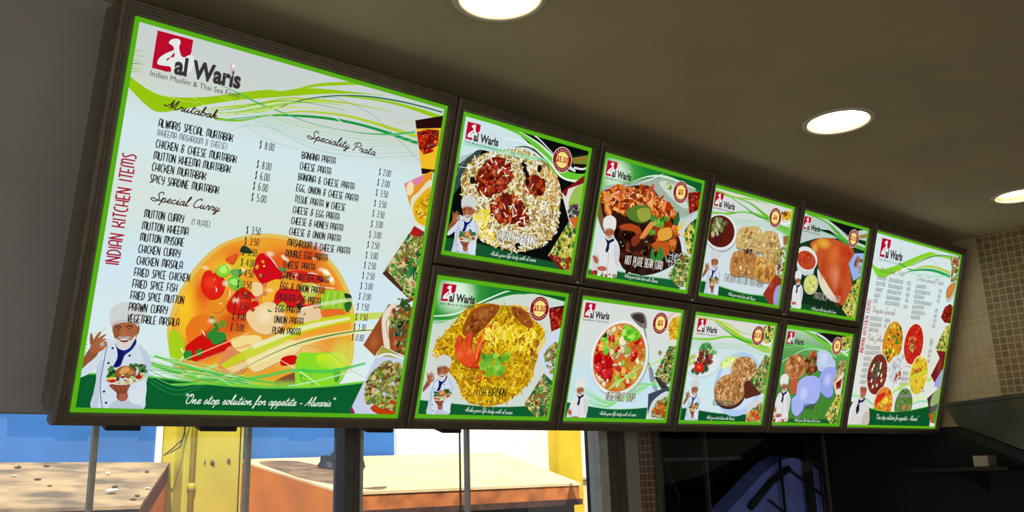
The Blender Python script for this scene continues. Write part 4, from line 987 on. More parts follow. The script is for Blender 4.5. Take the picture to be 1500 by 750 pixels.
A.blob(Z(z2, (320, 580), (355, 570), (370, 600), (340, 620)), (50, 44, 30)); veg(z2, [(180, 590), (215, 560), (245, 580), (235, 620), (195, 625)], (170, 180, 50))
# chicken, pepper and greens in the lower half
veg(z1, [(650, 650), (740, 590), (820, 560), (900, 600), (940, 680), (900, 760), (800, 800), (700, 760)], (238, 204, 150)); A.soft(z1(790, 660), .03, .03, (246, 226, 190), .9)
veg(z4, [(330, 60), (370, 0), (490, 10), (495, 90), (420, 120), (350, 110)], (232, 200, 160)); veg(z4, [(495, 30), (640, 10), (672, 60), (560, 80)], (226, 110, 40))
veg(z3, [(262, 150), (320, 70), (420, 60), (470, 110), (400, 180), (310, 250), (270, 240)], (232, 120, 30)); veg(z3, [(270, 275), (400, 196), (560, 240), (590, 300), (450, 350), (330, 392), (250, 340)], (206, 18, 14), [(372, 165), (392, 190), (402, 215)])
veg(z3, [(135, 205), (170, 168), (215, 190), (245, 262), (255, 370), (200, 420), (150, 400)], (166, 206, 26)); A.ribbon(Z(z3, (225, 300), (245, 350), (215, 395)), .003, (236, 246, 190))
for pts in ([(440, 70), (465, 75), (500, 150), (480, 160)], [(415, 200), (470, 150), (480, 175), (430, 230)], [(440, 210), (480, 180), (545, 190), (545, 240), (480, 270), (445, 250)], [(245, 330), (300, 320), (290, 380), (250, 375)], [(330, 330), (370, 300), (375, 345), (340, 355)]): veg(z3, pts, (44, 136, 50))
A.blob(Z(z3, (500, 110), (545, 95), (555, 140), (510, 150)), (120, 140, 40))
veg(z3, [(560, 300), (640, 290), (720, 340), (700, 460), (600, 490), (500, 440)], (222, 140, 84)); veg(z3, [(600, 230), (800, 210), (800, 330), (640, 320)], (240, 220, 140))
veg(z4, [(-60, 300), (80, 240), (220, 230), (340, 260), (330, 330), (150, 420), (0, 470)], (238, 214, 150)); veg(z4, [(215, 370), (300, 350), (342, 384), (330, 404), (210, 424)], (204, 14, 14)); veg(z4, [(150, 560), (240, 500), (330, 480), (320, 570)], (130, 80, 50))
veg(z4, [(330, 350), (460, 335), (660, 340), (685, 440), (620, 560), (460, 580), (320, 580)], (140, 218, 36)); A.blob(Z(z4, (480, 350), (660, 345), (690, 430), (560, 450), (480, 420)), (200, 232, 30))
A.blob(Z(z4, (590, 460), (640, 450), (630, 530), (600, 545)), (40, 130, 50)); chunks(A, Z(z4, (330, 460), (440, 440), (450, 570), (330, 575)), 26, (.006, .014), [(110, 200, 50), (160, 226, 70), (80, 170, 50)], shine=.3)
for q, rx, ry, c_, a_ in (((232, 545), .05, .05, (224, 240, 232), .9), ((290, 552), .09, .035, (140, 206, 60), .85), ((350, 560), .10, .03, (170, 214, 60), .85), ((470, 545), .08, .05, (130, 220, 50), .75), ((500, 520), .05, .06, (206, 226, 90), .7), ((420, 566), .12, .02, (150, 220, 70), .8), ((520, 560), .05, .06, (226, 240, 226), .8)):
    A.soft(P(*q), rx, ry, c_, a_)
for q in ((300, 392), (330, 415), (356, 395), (395, 372), (432, 402), (470, 395), (345, 440), (310, 470), (395, 425), (455, 425)): A.soft(P(*q), U(.008, .016), U(.006, .012), (250, 226, 190), .8)
chunks(A, F((300, 400), (380, 360), (470, 380), (500, 440), (420, 470), (330, 470)), 26, (.006, .016), [(236, 200, 140), (90, 150, 60), (240, 170, 70), (214, 60, 40)], shine=.5, lanes=20)
p.done(A, 'soup_picture')
# sweeping bands over the bowl and the green foot
A = p.art()
slogan_band(A, F((104, 549), (160, 549), (220, 553), (300, 563), (380, 569), (450, 568.5), (500, 565), (540, 560), (590, 552)), r, p.b)
A.ribbon(F((226, 521), (262, 533), (330, 550), (400, 561)), [.004, .008, .010, .004], (90, 200, 70))
A.ribbon(F((217, 532), (260, 544), (310, 555), (380, 566)), [.008, .014, .012, .004], (110, 206, 70))
for i in range(9):
    y = 514 + i * 5.5; A.ribbon(F((217, y), (260, y + 12 + i), (320, min(556, y + 26)), (372, 564)), .0012, random.choice([(40, 160, 80), (130, 210, 120), (190, 230, 170), (30, 130, 70)]))
for (x, y) in ((262, 548), (286, 550), (300, 538), (320, 553)): A.poly(F((x, y), (x + 16, y - 6), (x + 20, y - 3), (x + 4, y + 4)), (190, 222, 120))
A.ribbon(F((262, 530), (315, 508), (365, 487)), .0026, (240, 190, 140)); A.ribbon(F((288, 530), (330, 515), (366, 505)), .006, (232, 130, 90), a=.55)
A.poly(catmull(F((322, 534), (360, 512), (402, 492), (440, 474), (500, 461), (566, 457)), 6) + catmull(F((566, 466), (510, 472), (450, 486), (410, 504), (370, 522), (330, 540)), 6), (196, 214, 24), a=.88)
A.poly(catmull(F((330, 540), (370, 524), (420, 503), (470, 490), (560, 476)), 6) + catmull(F((560, 484), (480, 496), (430, 512), (380, 532), (340, 546)), 6), (238, 238, 170), a=.6)
A.poly(catmull(F((370, 512), (420, 492), (460, 480), (512, 468)), 6) + catmull(F((512, 464), (460, 473), (415, 486), (370, 505)), 6), (250, 246, 220), a=.55)
A.ribbon(F((440, 452), (480, 444), (516, 438)), [.004, .010, .008], (226, 236, 200), a=.55)
A.ribbon(F((350, 543), (390, 522), (430, 505), (470, 494), (520, 485), (560, 483)), [.001, .002, .003, .004, .003, .002], (60, 130, 60))
A.ribbon(F((430, 506), (462, 508), (490, 522), (516, 543), (532, 552)), .001, (130, 150, 70))
A.ribbon(F((410, 527), (440, 545), (470, 566)), [.001, .0026, .001], (236, 240, 190))
A.ribbon(F((330, 560), (390, 550), (430, 542), (480, 544), (535, 532)), [.003, .010, .008, .010, .006], (70, 196, 80), a=.85)
A.ribbon(F((420, 566), (470, 556), (530, 540)), .004, (190, 240, 190), a=.7)
A.ribbon(F((250, 566 - 3), (330, 562), (450, 567), (540, 558)), .004, (110, 210, 60))
for i in range(14): A.ribbon(F((217, U(515, 552)), (U(270, 300), U(530, 556)), (U(330, 380), U(548, 566))), .0008, random.choice([(40, 150, 70), (210, 236, 190)]))
A.ribbon(F((112, 484), (140, 488), (156, 480)), .0016, (200, 216, 130)); 
for i in range(6): A.ribbon(F((112, 500 + i * 7), (128, 498 + i * 6)), .002, random.choice([(120, 200, 150), (60, 170, 110), (190, 230, 150)]))
p.done(A, 'ribbon_pattern')
# stack of food photographs down the right edge
A = p.art(); c1, c2, c3 = pz(500, 140, 3.75), pz(490, 320, 4.688), pz(490, 450, 4.415)
q = Z(c1, (404, 136), (560, 110), (520, 420), (440, 432)); A.poly(q, (40, 12, 14)); o = clipped(A, q)
A.poly(Z(c1, (408, 182), (560, 178), (530, 410), (430, 398)), (240, 188, 40)); A.clip = o
food_red(A, Z(c1, (412, 200), (470, 185), (535, 190), (530, 270), (490, 290), (500, 310), (450, 325), (425, 290)), .8)
q = Z(c1, (342, 484), (400, 456), (500, 412), (470, 730), (400, 706)); A.poly(q, (226, 150, 40)); o = clipped(A, q)
A.blob(Z(c1, (342, 486), (380, 462), (450, 442), (430, 480), (380, 500)), (226, 130, 170)); A.blob(Z(c1, (350, 520), (380, 485), (395, 480), (370, 525)), (130, 50, 30)); A.ell(c1(375, 510), .012, .02, (240, 220, 170))
A.blob(Z(c1, (378, 580), (420, 530), (500, 470), (520, 740), (400, 720)), (226, 222, 190)); bowl = Z(c1, (390, 620), (420, 560), (500, 505), (500, 700), (420, 700)); A.blob(bowl, (224, 180, 26)); food_yellow(A, Z(c1, (400, 640), (430, 570), (490, 530), (490, 660), (430, 680)), .5); A.clip = o
q = Z(c2, (543, 50), (610, 90), (590, 560), (520, 565), (325, 378)); food_salad(A, q, 1.5)
A.poly(Z(c2, (543, 50), (600, 85), (590, 130), (510, 110)), (170, 30, 30)); A.poly(Z(c2, (326, 378), (348, 350), (470, 490), (455, 500)), (70, 44, 30)); A.poly(Z(c2, (500, 560), (530, 535), (530, 565), (520, 570)), (160, 20, 20))
q = Z(c3, (181, 243), (320, 20), (345, -20), (520, 0), (470, 330), (440, 310), (300, 246), (256, 316)); A.poly(q, (150, 74, 34)); A.soft(c3(250, 220), .02, .03, (176, 100, 50), .8)
A.blob(Z(c3, (300, 90), (330, 10), (390, -30), (440, -20), (400, 20), (360, 80), (345, 160), (355, 290), (320, 270)), (226, 216, 196)); A.ribbon(Z(c3, (345, 60), (330, 110), (345, 200)), .002, (150, 120, 100))
o = clipped(A, Z(c3, (345, 60), (400, -60), (490, -60), (460, 320), (380, 290))); chunks(A, Z(c3, (350, 60), (400, -60), (490, -60), (460, 300), (380, 290)), 60, (.012, .03), [(60, 90, 40), (90, 110, 50), (40, 60, 36), (150, 150, 60), (120, 130, 80)], shine=.3); chunks(A, Z(c3, (350, 180), (380, 160), (420, 300), (370, 290)), 18, (.01, .02), [(170, 70, 40), (190, 110, 60)]); chunks(A, Z(c3, (350, 10), (375, 0), (380, 60), (355, 60)), 8, (.008, .018), [(190, 60, 40)]); A.clip = o
q = Z(c3, (296, 246), (440, 320), (440, 700), (112, 690), (94, 664)); A.poly(q, (196, 206, 226)); o = clipped(A, q)
A.poly(Z(c3, (296, 246), (440, 320), (430, 330), (265, 310)), (170, 160, 60)); A.ribbon(Z(c3, (265, 320), (340, 300), (440, 330)), .006, (226, 230, 236)); A.blob(Z(c3, (230, 640), (380, 600), (400, 690), (280, 690)), (190, 60, 14)); A.poly(Z(c3, (94, 664), (106, 640), (126, 680), (112, 690)), (150, 20, 90))
food_fried(A, catmull(Z(c3, (186, 560), (200, 470), (260, 390), (320, 345), (400, 350), (430, 400), (420, 640), (330, 660), (250, 620), (200, 625)), 3, True), 2.0); A.clip = o
p.done(A, 'food_photos')
A = p.art(); chef_plate(A, ZC7); p.done(A, 'chef_picture')
logo(p, ZL)
# lettering
A = p.art(); W_ = .0024; HC = .0182; tk = (40, 34, 36); t3, t5, t6, t4 = pz(60, 170, 4.1667), pz(60, 300, 4.1667), pz(340, 320, 4.1667), pz(380, 170, 4.1667)
for s_, a, b in [('ALWARIS SPECIAL MURTABAK', (712, 64), (1160, 158)), ('CHICKEN & CHEESE MURTABAK', (694, 191), (1182, 288)), ('MUTTON KHEEMA MURTABAK', (682, 263), (1145, 348)), ('CHICKEN MURTABAK', (670, 331), (995, 391)), ('SPICY SARDINE MURTABAK', (658, 403), (1075, 475))]:
    text(A, s_, t3(*a), t3(*b), HC, W_, tk)
text(A, '(KHEEMA MASHROOM & CHEESE)', t3(703, 118), t3(1125, 204), .0145, .0014, (70, 74, 84))
for s_, a, b in [('MUTTON CURRY', (625, 75), (860, 108)), ('MUTTON KHEEMA', (612, 148), (888, 185)), ('MUTTON MYSORE', (600, 218), (862, 251)), ('CHICKEN CURRY', (588, 289), (838, 319)), ('CHICKEN MASALA', (577, 360), (853, 391)), ('FRIED SPICE CHICKEN', (563, 431), (897, 467)), ('FRIED SPICE FISH', (552, 501), (820, 528)), ('FRIED SPICE MUTTON', (540, 572), (862, 603)), ('PRAWN CURRY', (530, 642), (760, 663)), ('VEGETABLE MASALA', (520, 712), (832, 738))]:
    text(A, s_, t5(*a), t5(*b), HC, W_, tk)
text(A, '(1 PLATE)', t3(912, 660), t3(1022, 678), .0135, .0014, tk)
for s_, a, b in [('BANANA PRATA', (250, 259), (452, 294)), ('CHEESE PRATA', (238, 323), (425, 358)), ('BANANA & CHEESE PRATA', (228, 389), (567, 450)), ('EGG, ONION & CHEESE PRATA', (217, 456), (590, 522)), ('TISSUE PRATA W CHEESE', (205, 523), (512, 578)), ('CHEESE & EGG PRATA', (195, 590), (475, 635)), ('CHEESE & HONEY PRATA', (185, 656), (498, 702))]:
    text(A, s_, t4(*a), t4(*b), HC * .96, W_, tk)
for s_, a, b in [('CHEESE & ONION PRATA', (340, 96), (650, 142)), ('MASHROOM & CHEESE PRATA', (330, 164), (707, 218)), ('DOUBLE EGG PRATA', (318, 229), (570, 260)), ('CHEESE PRATA', (305, 298), (495, 318)), ('GARLIC BUTTER PRATA', (294, 363), (580, 395)), ('EGG & ONION PRATA', (284, 429), (552, 460)), ('PLASTER EGG PRATA', (270, 496), (528, 525)), ('EGG PRATA', (258, 566), (405, 580)), ('ONION PRATA', (248, 633), (422, 646)), ('PLAIN PRATA', (237, 699), (405, 711))]:
    text(A, s_, t6(*a), t6(*b), HC * .96, W_, tk)
p.done(A, 'menu_items')
A = p.art()
for s_, a, b in [('$ 8.00', (1325, 195), (1412, 214)), ('$ 8.00', (1308, 314), (1393, 332)), ('$ 6.00', (1297, 381), (1383, 398)), ('$ 6.00', (1285, 446), (1372, 462)), ('$ 5.00', (1275, 514), (1363, 530))]: text(A, s_, t3(*a), t3(*b), HC, .0018, tk)
for s_, a, b in [('$ 3.50', (78, 90), (163, 99)), ('$ 3.50', (67, 157), (153, 166)), ('$ 3.50', (55, 222), (140, 230)), ('$ 4.00', (45, 285), (130, 294)), ('$ 4.50', (33, 352), (120, 360)), ('$ 3.50', (22, 418), (107, 425)), ('$ 3.00', (12, 483), (97, 490)), ('$ 3.50', (2, 548), (87, 556)), ('$ 4.00', (-8, 615), (73, 621)), ('$ 3.00', (-18, 681), (62, 688)),
                 ('$ 3.00', (838, 50), (908, 58)), ('$ 3.00', (827, 114), (898, 122)), ('$ 2.50', (815, 177), (887, 185)), ('$ 3.00', (805, 240), (877, 248)), ('$ 2.50', (795, 302), (865, 310)), ('$ 2.50', (785, 364), (857, 372)), ('$ 3.00', (773, 427), (847, 434)), ('$ 2.00', (763, 490), (835, 497)), ('$ 1.50', (752, 554), (823, 560)), ('$ 1.50', (742, 616), (815, 622)), ('$ 1.30', (732, 679), (803, 684)), ('$ 0.80', (720, 741), (792, 746))]: text(A, s_, t6(*a), t6(*b), HC * .95, .0018, tk)
for s_, a, b in [('$ 2.00', (720, 359), (790, 371)), ('$ 2.00', (710, 422), (782, 436)), ('$ 3.50', (700, 485), (772, 499)), ('$ 3.50', (690, 549), (762, 562)), ('$ 3.50', (680, 611), (750, 623))]: text(A, s_, t4(*a), t4(*b), HC * .95, .0018, tk)
p.done(A, 'price_list')
A = p.art(); hd = (66, 24, 34)
text(A, 'Mrutabak', ZL(760, 660), ZL(1058, 726), .0215, .0025, hd, K, .28); text(A, 'Special Curry', t3(672, 514), t3(1075, 582), .0225, .0025, hd, K, .28); text(A, 'Speciality Prata', t4(290, 136), t4(690, 240), .0225, .0025, hd, K, .28)
p.done(A, 'script_headings')
A = p.art(); a_, b_ = t5(470, 365), t3(575, 240)
text(A, 'INDIAN KITCHEN ITEMS', a_, b_, .0285, .0034, (168, 16, 52)); p.done(A, 'side_title')
A = p.art(); text(A, '"One stop solution for appetite - Alwaris"', P(265, 590), P(484, 594.5), .0235, .0022, (222, 236, 226), K, .3); p.done(A, 'slogan')
p.border((88, 172, 22))

# ================================================================== the eight dish boxes
def dish_common(p, f, logo_px, chef, chef_ref, badge_at, price, sl, chef_kind='plate', tcol=(70, 62, 64)):
    A = p.art()
    if chef_kind == 'plate': chef_plate(A, remap(ZC7, (292, 584), (480, -32), chef[0], chef[1]))
    else: chef_tall(A, remap(ZD2, (118, 694), (182, 374), chef[0], chef[1]), chef_kind == 'tall')
    p.done(A, 'chef_picture')
    logo(p, remap(ZL, (705, 192), (1205, 541), *logo_px), True, tcol)
    badge(p, badge_at[0], badge_at[1], badge_at[2], price)
    A = p.art(); text(A, sl[0], sl[1], sl[2], .0135, .0009, (226, 238, 228), K, .3); p.done(A, 'slogan')
    p.border()
def title(p, s_, a, b, h, col, halo, w=.0027):
    A = p.art()
    if halo: text(A, s_, a, b, h, w * 1.9, halo)
    text(A, s_, a, b, h, w, col); p.done(A, 'dish_name')
MK = 'Make your life tasty with al waris'; WH = 'What your taste lasts with Alwaris'
def rb(A, f, pts, ws, c, a=None): A.ribbon(Z(f, *pts), ws, c, a=a)

# B chicken biriyani
p = Panel('B'); f = pz(620, 150, 2.885); p.base([(0, (8, 12, 12)), (1, (8, 12, 12))])
A = p.art()
A.blob(Z(f, (120, 30), (330, 90), (420, 150), (470, 205), (520, 260), (400, 235), (330, 225), (240, 200), (190, 230), (130, 250)), (204, 226, 228), 6)
A.poly(Z(f, (120, 240), (250, 200), (220, 260), (120, 400)), (90, 120, 110), a=.35)
slogan_band(A, Z(f, (60, 572), (180, 588), (330, 625), (440, 655), (560, 680), (650, 692)), p.r, p.b, (22, 84, 44), (24, 70, 40))
p.done(A, 'background')
A = p.art(); rice = catmull(Z(f, (158, 335), (190, 268), (235, 225), (330, 200), (440, 205), (535, 270), (580, 360), (575, 460), (560, 550), (490, 610), (400, 632), (320, 610), (240, 580), (185, 500)), 3, True)
A.poly(rice, (150, 118, 60))
grains(A, rice, 1500, (.013, .028), (.003, .0052), [(236, 238, 222), (240, 240, 226), (226, 220, 170), (226, 204, 110), (206, 186, 130), (176, 140, 70)], d=14)
grains(A, Z(f, (190, 480), (280, 440), (300, 590), (230, 570)), 70, (.018, .032), (.005, .007), [(238, 222, 40), (230, 210, 80), (246, 240, 170)])
grains(A, Z(f, (420, 250), (560, 300), (570, 420), (480, 400)), 60, (.018, .032), (.005, .007), [(226, 190, 110), (200, 150, 80)])
for q, n in (([(228, 300), (285, 235), (355, 245), (375, 320), (335, 365), (275, 402), (228, 375)], 120), ([(288, 430), (335, 390), (400, 400), (425, 450), (390, 510), (330, 508), (288, 475)], 100), ([(430, 330), (470, 305), (505, 335), (505, 390), (460, 390), (430, 370)], 34), ([(390, 470), (430, 440), (445, 500), (410, 530)], 24)):
    A.blob(Z(f, *q), (110, 26, 14)); chunks(A, Z(f, *q), n, (.012, .034), [(150, 34, 18), (120, 24, 14), (176, 60, 26), (196, 90, 40), (90, 20, 12)], shine=.3)
for q in ((425, 262), (428, 285), (438, 305), (438, 336), (205, 330), (489, 280), (395, 605)): A.blob([(f(*q)[0] + .011 * math.cos(t) * U(.7, 1.1), f(*q)[1] + .012 * math.sin(t) * U(.7, 1.1)) for t in range(6)], (24, 18, 16), 4)
grains(A, rice, 130, (.014, .028), (.003, .005), [(240, 240, 226), (232, 220, 170)], d=10)
p.done(A, 'dish_picture')
A = p.art()
rb(A, f, [(300, 90), (420, 140), (500, 210), (570, 290), (640, 320), (700, 318)], [.004, .012, .022, .03, .03, .03], (104, 196, 50)); rb(A, f, [(380, 110), (480, 170), (560, 240), (640, 290)], [.002, .006, .012, .01], (200, 226, 200)); rb(A, f, [(330, 150), (430, 170), (520, 240), (590, 320), (690, 335)], [.002, .004, .006, .006, .008], (236, 244, 238))
rb(A, f, [(420, 116), (480, 150), (545, 215)], [.001, .004, .002], (230, 236, 232)); rb(A, f, [(160, 175), (260, 190), (360, 215), (460, 235), (560, 250)], [.004, .012, .016, .012, .004], (110, 220, 170), .55)
rb(A, f, [(140, 270), (200, 275), (260, 240), (330, 215), (420, 230)], [.001, .0025, .003, .002, .001], (226, 236, 232)); rb(A, f, [(110, 380), (150, 280), (200, 210)], .0012, (160, 170, 170)); rb(A, f, [(380, 190), (440, 190), (500, 230)], [.001, .005, .001], (60, 70, 40))
p.done(A, 'green_swoosh')
A = p.art(); q = Z(f, (600, 222), (720, 216), (700, 300), (640, 285), (600, 240)); A.poly(q, (30, 20, 16)); A.poly(Z(f, (625, 235), (700, 222), (690, 262), (630, 258)), (120, 130, 50)); A.poly(Z(f, (630, 240), (700, 232), (690, 240), (632, 246)), (170, 100, 40)); A.ribbon(Z(f, (635, 275), (670, 282), (700, 270)), .006, (230, 236, 236))
q = Z(f, (580, 378), (690, 300), (670, 560), (615, 510)); A.poly(q, (220, 220, 214)); o = clipped(A, q); A.poly(Z(f, (580, 378), (690, 300), (680, 340), (610, 365), (600, 400)), (130, 22, 22)); A.blob(Z(f, (610, 440), (640, 360), (700, 350), (660, 440)), (150, 190, 80)); leaves(A, Z(f, (605, 440), (650, 430), (670, 500), (625, 505)), 26, (.014, .03), [(70, 40, 60), (90, 60, 80), (60, 100, 50)]); A.poly(Z(f, (610, 490), (660, 480), (660, 560), (630, 520)), (206, 100, 40)); A.clip = o
q = Z(f, (523, 648), (610, 506), (650, 545), (625, 730), (600, 722)); food_herb_rice(A, q, 1.2); A.poly(Z(f, (523, 648), (540, 640), (600, 715), (590, 722)), (110, 30, 24)); o = clipped(A, q); chunks(A, Z(f, (545, 650), (620, 660), (610, 710), (570, 690)), 30, (.01, .02), [(140, 36, 24), (176, 70, 40)]); A.clip = o
p.done(A, 'food_photos')
title(p, 'CHICKEN BIRIYANI', f(305, 575), f(465, 603), .0275, (240, 240, 232), (44, 38, 32), .0032)
dish_common(p, f, (f(183, 82), f(313, 180)), (f(118, 640), f(188, 392)), None, (f(582, 243), .0385, .0385), '$5.50', (MK, f(280, 645), f(468, 673)), tcol=(90, 110, 112))

# C fish biriyani
p = Panel('C'); f = pz(590, 380, 2.885); p.base([(0, (30, 126, 50)), (.3, (30, 126, 50)), (.34, (206, 216, 210)), (1, (206, 214, 210))])
A = p.art(); A.poly(catmull(Z(f, (100, 290), (240, 240), (330, 190), (460, 150), (560, 150), (720, 150)), 6) + Z(f, (720, 700), (60, 700)), (206, 216, 208))
A.soft(f(225, 145), .085, .075, (220, 240, 220), 1.0); A.soft(f(225, 150), .13, .11, (90, 206, 80), .6); A.soft(f(225, 145), .075, .065, (226, 244, 228), 1.0)
rb(A, f, [(110, 240), (220, 230), (330, 180), (440, 135), (520, 125)], [.003, .005, .005, .004, .002], (226, 240, 226)); rb(A, f, [(110, 262), (230, 250), (340, 195), (440, 165), (560, 150), (690, 190)], [.002, .003, .005, .004, .006, .003], (190, 226, 190))
rb(A, f, [(440, 130), (560, 132), (690, 160)], [.003, .02, .03], (14, 84, 36))
slogan_band(A, Z(f, (40, 590), (200, 608), (360, 622), (480, 622), (640, 612)), p.r, p.b, (16, 92, 46), (190, 214, 196)); p.done(A, 'background')
A = p.art(); rice = catmull(Z(f, (130, 380), (215, 270), (260, 215), (330, 185), (420, 195), (500, 200), (560, 260), (600, 320), (560, 440), (540, 510), (480, 570), (420, 610), (330, 618), (260, 590), (230, 520), (190, 470)), 3, True)
A.poly(rice, (178, 132, 16))
grains(A, rice, 1300, (.014, .034), (.0035, .006), [(226, 190, 20), (206, 160, 14), (238, 210, 60), (180, 126, 20), (150, 100, 20), (222, 176, 10)], d=14)
A.blob(Z(f, (250, 310), (290, 220), (360, 190), (410, 200), (380, 250), (330, 300), (300, 330)), (150, 76, 26)); A.blob(Z(f, (460, 200), (520, 220), (550, 280), (520, 285), (470, 240)), (156, 80, 26)); chunks(A, Z(f, (260, 300), (300, 225), (395, 205), (370, 250), (305, 310)), 60, (.01, .024), [(156, 84, 30), (134, 66, 24), (176, 104, 44), (120, 56, 22)], d=12); chunks(A, Z(f, (465, 205), (515, 222), (545, 275), (520, 280), (475, 240)), 26, (.01, .022), [(160, 88, 30), (136, 70, 26), (180, 108, 40)], d=12); A.soft(f(340, 230), .03, .02, (196, 120, 60), .6)
for pts in ([(218, 380), (228, 330), (248, 320), (250, 360), (290, 430), (320, 455), (270, 450), (230, 420)], [(258, 360), (268, 320), (290, 310), (288, 370), (310, 430), (315, 455), (280, 425)], [(300, 420), (305, 370), (340, 300), (385, 272), (360, 310), (330, 370), (312, 430)]):
    A.blob(Z(f, *[(x + 4, y + 6) for x, y in pts]), (150, 40, 10)); A.blob(Z(f, *pts), (226, 76, 34)); 
A.ribbon(Z(f, (308, 420), (318, 370), (350, 310)), .004, (240, 150, 60))
for q in ((240, 400), (280, 390), (325, 370), (345, 320)): A.soft(f(*q), .016, .016, (240, 120, 60), .7)
for q in ((230, 360), (270, 340), (300, 445)): A.soft(f(*q), .014, .016, (190, 50, 24), .6)
grains(A, Z(f, (330, 330), (380, 270), (560, 300), (540, 400), (420, 380)), 120, (.02, .036), (.005, .008), [(236, 206, 30), (220, 180, 20), (246, 226, 90)])
leaves(A, Z(f, (325, 430), (340, 390), (380, 405), (440, 395), (450, 440), (410, 480), (360, 490)), 40, (.02, .042), [(110, 176, 40), (80, 150, 40), (140, 200, 60)])
chunks(A, Z(f, (310, 460), (350, 470), (340, 530), (310, 520)), 8, (.008, .016), [(190, 60, 20)]); chunks(A, Z(f, (510, 380), (580, 330), (570, 430), (520, 440)), 14, (.01, .022), [(170, 90, 30), (150, 70, 30)])
p.done(A, 'dish_picture')
A = p.art(); q = Z(f, (612, 205), (700, 190), (680, 280), (625, 305)); A.poly(q, (60, 30, 18)); food_red(A, q, .6); o = clipped(A, q); A.poly(Z(f, (600, 170), (700, 170), (690, 205), (612, 205)), (50, 30, 16)); A.clip = o
q = Z(f, (566, 395), (600, 335), (680, 280), (650, 520), (600, 480)); A.poly(q, (206, 216, 236)); A.poly(Z(f, (560, 380), (590, 330), (606, 340), (570, 400)), (226, 206, 130)); food_fried(A, Z(f, (590, 400), (620, 360), (670, 330), (650, 490), (610, 480)), .7)
q = Z(f, (510, 610), (592, 480), (650, 535), (640, 690), (560, 670)); food_salad(A, q, 1.0); p.done(A, 'food_photos')
title(p, 'FISH BIRIYANI', f(305, 573), f(432, 580), .027, (36, 24, 10), (226, 190, 40), .0032)
dish_common(p, f, (f(165, 101), f(295, 188)), (f(97, 652), f(165, 402)), None, (f(572, 207), .0385, .0385), '$5.50', (MK, f(258, 640), f(455, 652)))

# D hot plate bean curd
p = Panel('D'); f = pz(840, 210, 3.571); p.base([(0, (26, 122, 52)), (.2, (26, 122, 52)), (.3, (180, 196, 188)), (.6, (206, 224, 226)), (1, (206, 220, 220))])
A = p.art(); A.soft(f(215, 170), .16, .13, (96, 206, 76), .7); A.soft(f(220, 160), .09, .075, (222, 242, 222), 1.0)
A.blob(Z(f, (120, 300), (150, 230), (300, 205), (420, 180), (520, 190), (640, 250), (660, 330), (560, 390), (500, 330), (300, 300)), (160, 176, 160)); A.blob(Z(f, (450, 215), (500, 200), (560, 260), (600, 330), (560, 330)), (200, 214, 200)); leaves(A, Z(f, (470, 200), (520, 195), (540, 250), (500, 240)), 10, (.015, .03), [(110, 160, 60), (190, 200, 140)])
rb(A, f, [(310, 200), (400, 172), (500, 180), (640, 240)], [.002, .006, .008, .004], (206, 232, 206)); rb(A, f, [(330, 215), (400, 190), (470, 160)], [.001, .004, .002], (226, 240, 226)); rb(A, f, [(500, 170), (600, 200), (680, 240)], [.004, .02, .03], (16, 94, 40))
slogan_band(A, Z(f, (50, 660), (210, 668), (330, 690), (420, 702), (560, 718)), p.r, p.b, (20, 96, 46), (160, 200, 170)); p.done(A, 'background')
A = p.art(); A.blob(Z(f, (120, 320), (150, 260), (180, 380), (200, 480), (160, 470), (130, 400)), (120, 84, 54)); dish = catmull(Z(f, (140, 280), (160, 245), (240, 235), (330, 220), (400, 225), (440, 270), (480, 330), (550, 380), (540, 460), (560, 520), (560, 600), (480, 660), (380, 690), (280, 670), (240, 620), (220, 520), (200, 440), (160, 400)), 3, True)
A.poly(dish, (46, 22, 14))
chunks(A, Z(f, (145, 280), (170, 245), (330, 230), (400, 235), (450, 290), (540, 370), (540, 410), (460, 400), (380, 370), (260, 350), (180, 360)), 130, (.02, .05), [(206, 90, 24), (180, 64, 20), (226, 130, 50), (150, 46, 16), (130, 34, 14), (236, 160, 80)], shine=.5)
grains(A, Z(f, (160, 290), (240, 245), (400, 235), (460, 300), (530, 380), (440, 400), (300, 350), (180, 350)), 90, (.03, .065), (.008, .014), [(206, 96, 28), (176, 66, 22), (226, 140, 60), (150, 50, 18), (120, 36, 14), (232, 170, 96)])
grains(A, Z(f, (160, 290), (240, 245), (400, 235), (460, 300), (530, 380), (440, 400)), 50, (.008, .022), (.0015, .003), [(255, 226, 190), (250, 200, 150)])
chunks(A, Z(f, (420, 410), (520, 400), (550, 500), (500, 580), (430, 540)), 40, (.03, .06), [(196, 96, 26), (170, 70, 20), (150, 50, 20), (220, 130, 50)], shine=.35)
chunks(A, Z(f, (220, 460), (300, 420), (400, 450), (420, 560), (480, 620), (400, 680), (280, 660), (230, 580)), 60, (.025, .055), [(40, 18, 14), (60, 26, 18), (30, 14, 12), (90, 36, 20)], shine=.45)
for pts, c in (([(270, 360), (320, 325), (390, 330), (400, 375), (360, 415), (300, 400)], (86, 120, 40)), ([(330, 350), (390, 340), (400, 390), (350, 410)], (150, 160, 60)), ([(240, 430), (300, 420), (350, 450), (340, 490), (310, 460), (250, 450)], (170, 70, 26)), ([(300, 500), (340, 470), (345, 510), (310, 540)], (130, 50, 24)), ([(345, 490), (400, 410), (415, 430), (370, 490)], (220, 140, 70)), ([(410, 540), (415, 520), (480, 500), (500, 560), (470, 590)], (190, 84, 24)), ([(440, 460), (500, 440), (510, 490), (450, 510)], (226, 160, 60))):
    A.blob(Z(f, *[(x + 4, y + 6) for x, y in pts]), shade(c, .45)); A.blob(Z(f, *pts), c)
leaves(A, Z(f, (400, 390), (450, 370), (490, 400), (460, 440), (420, 430)), 30, (.014, .03), [(80, 150, 40), (120, 180, 60), (60, 120, 40)]); leaves(A, Z(f, (400, 450), (420, 450), (420, 475), (400, 475)), 6, (.015, .025), [(80, 160, 50)])
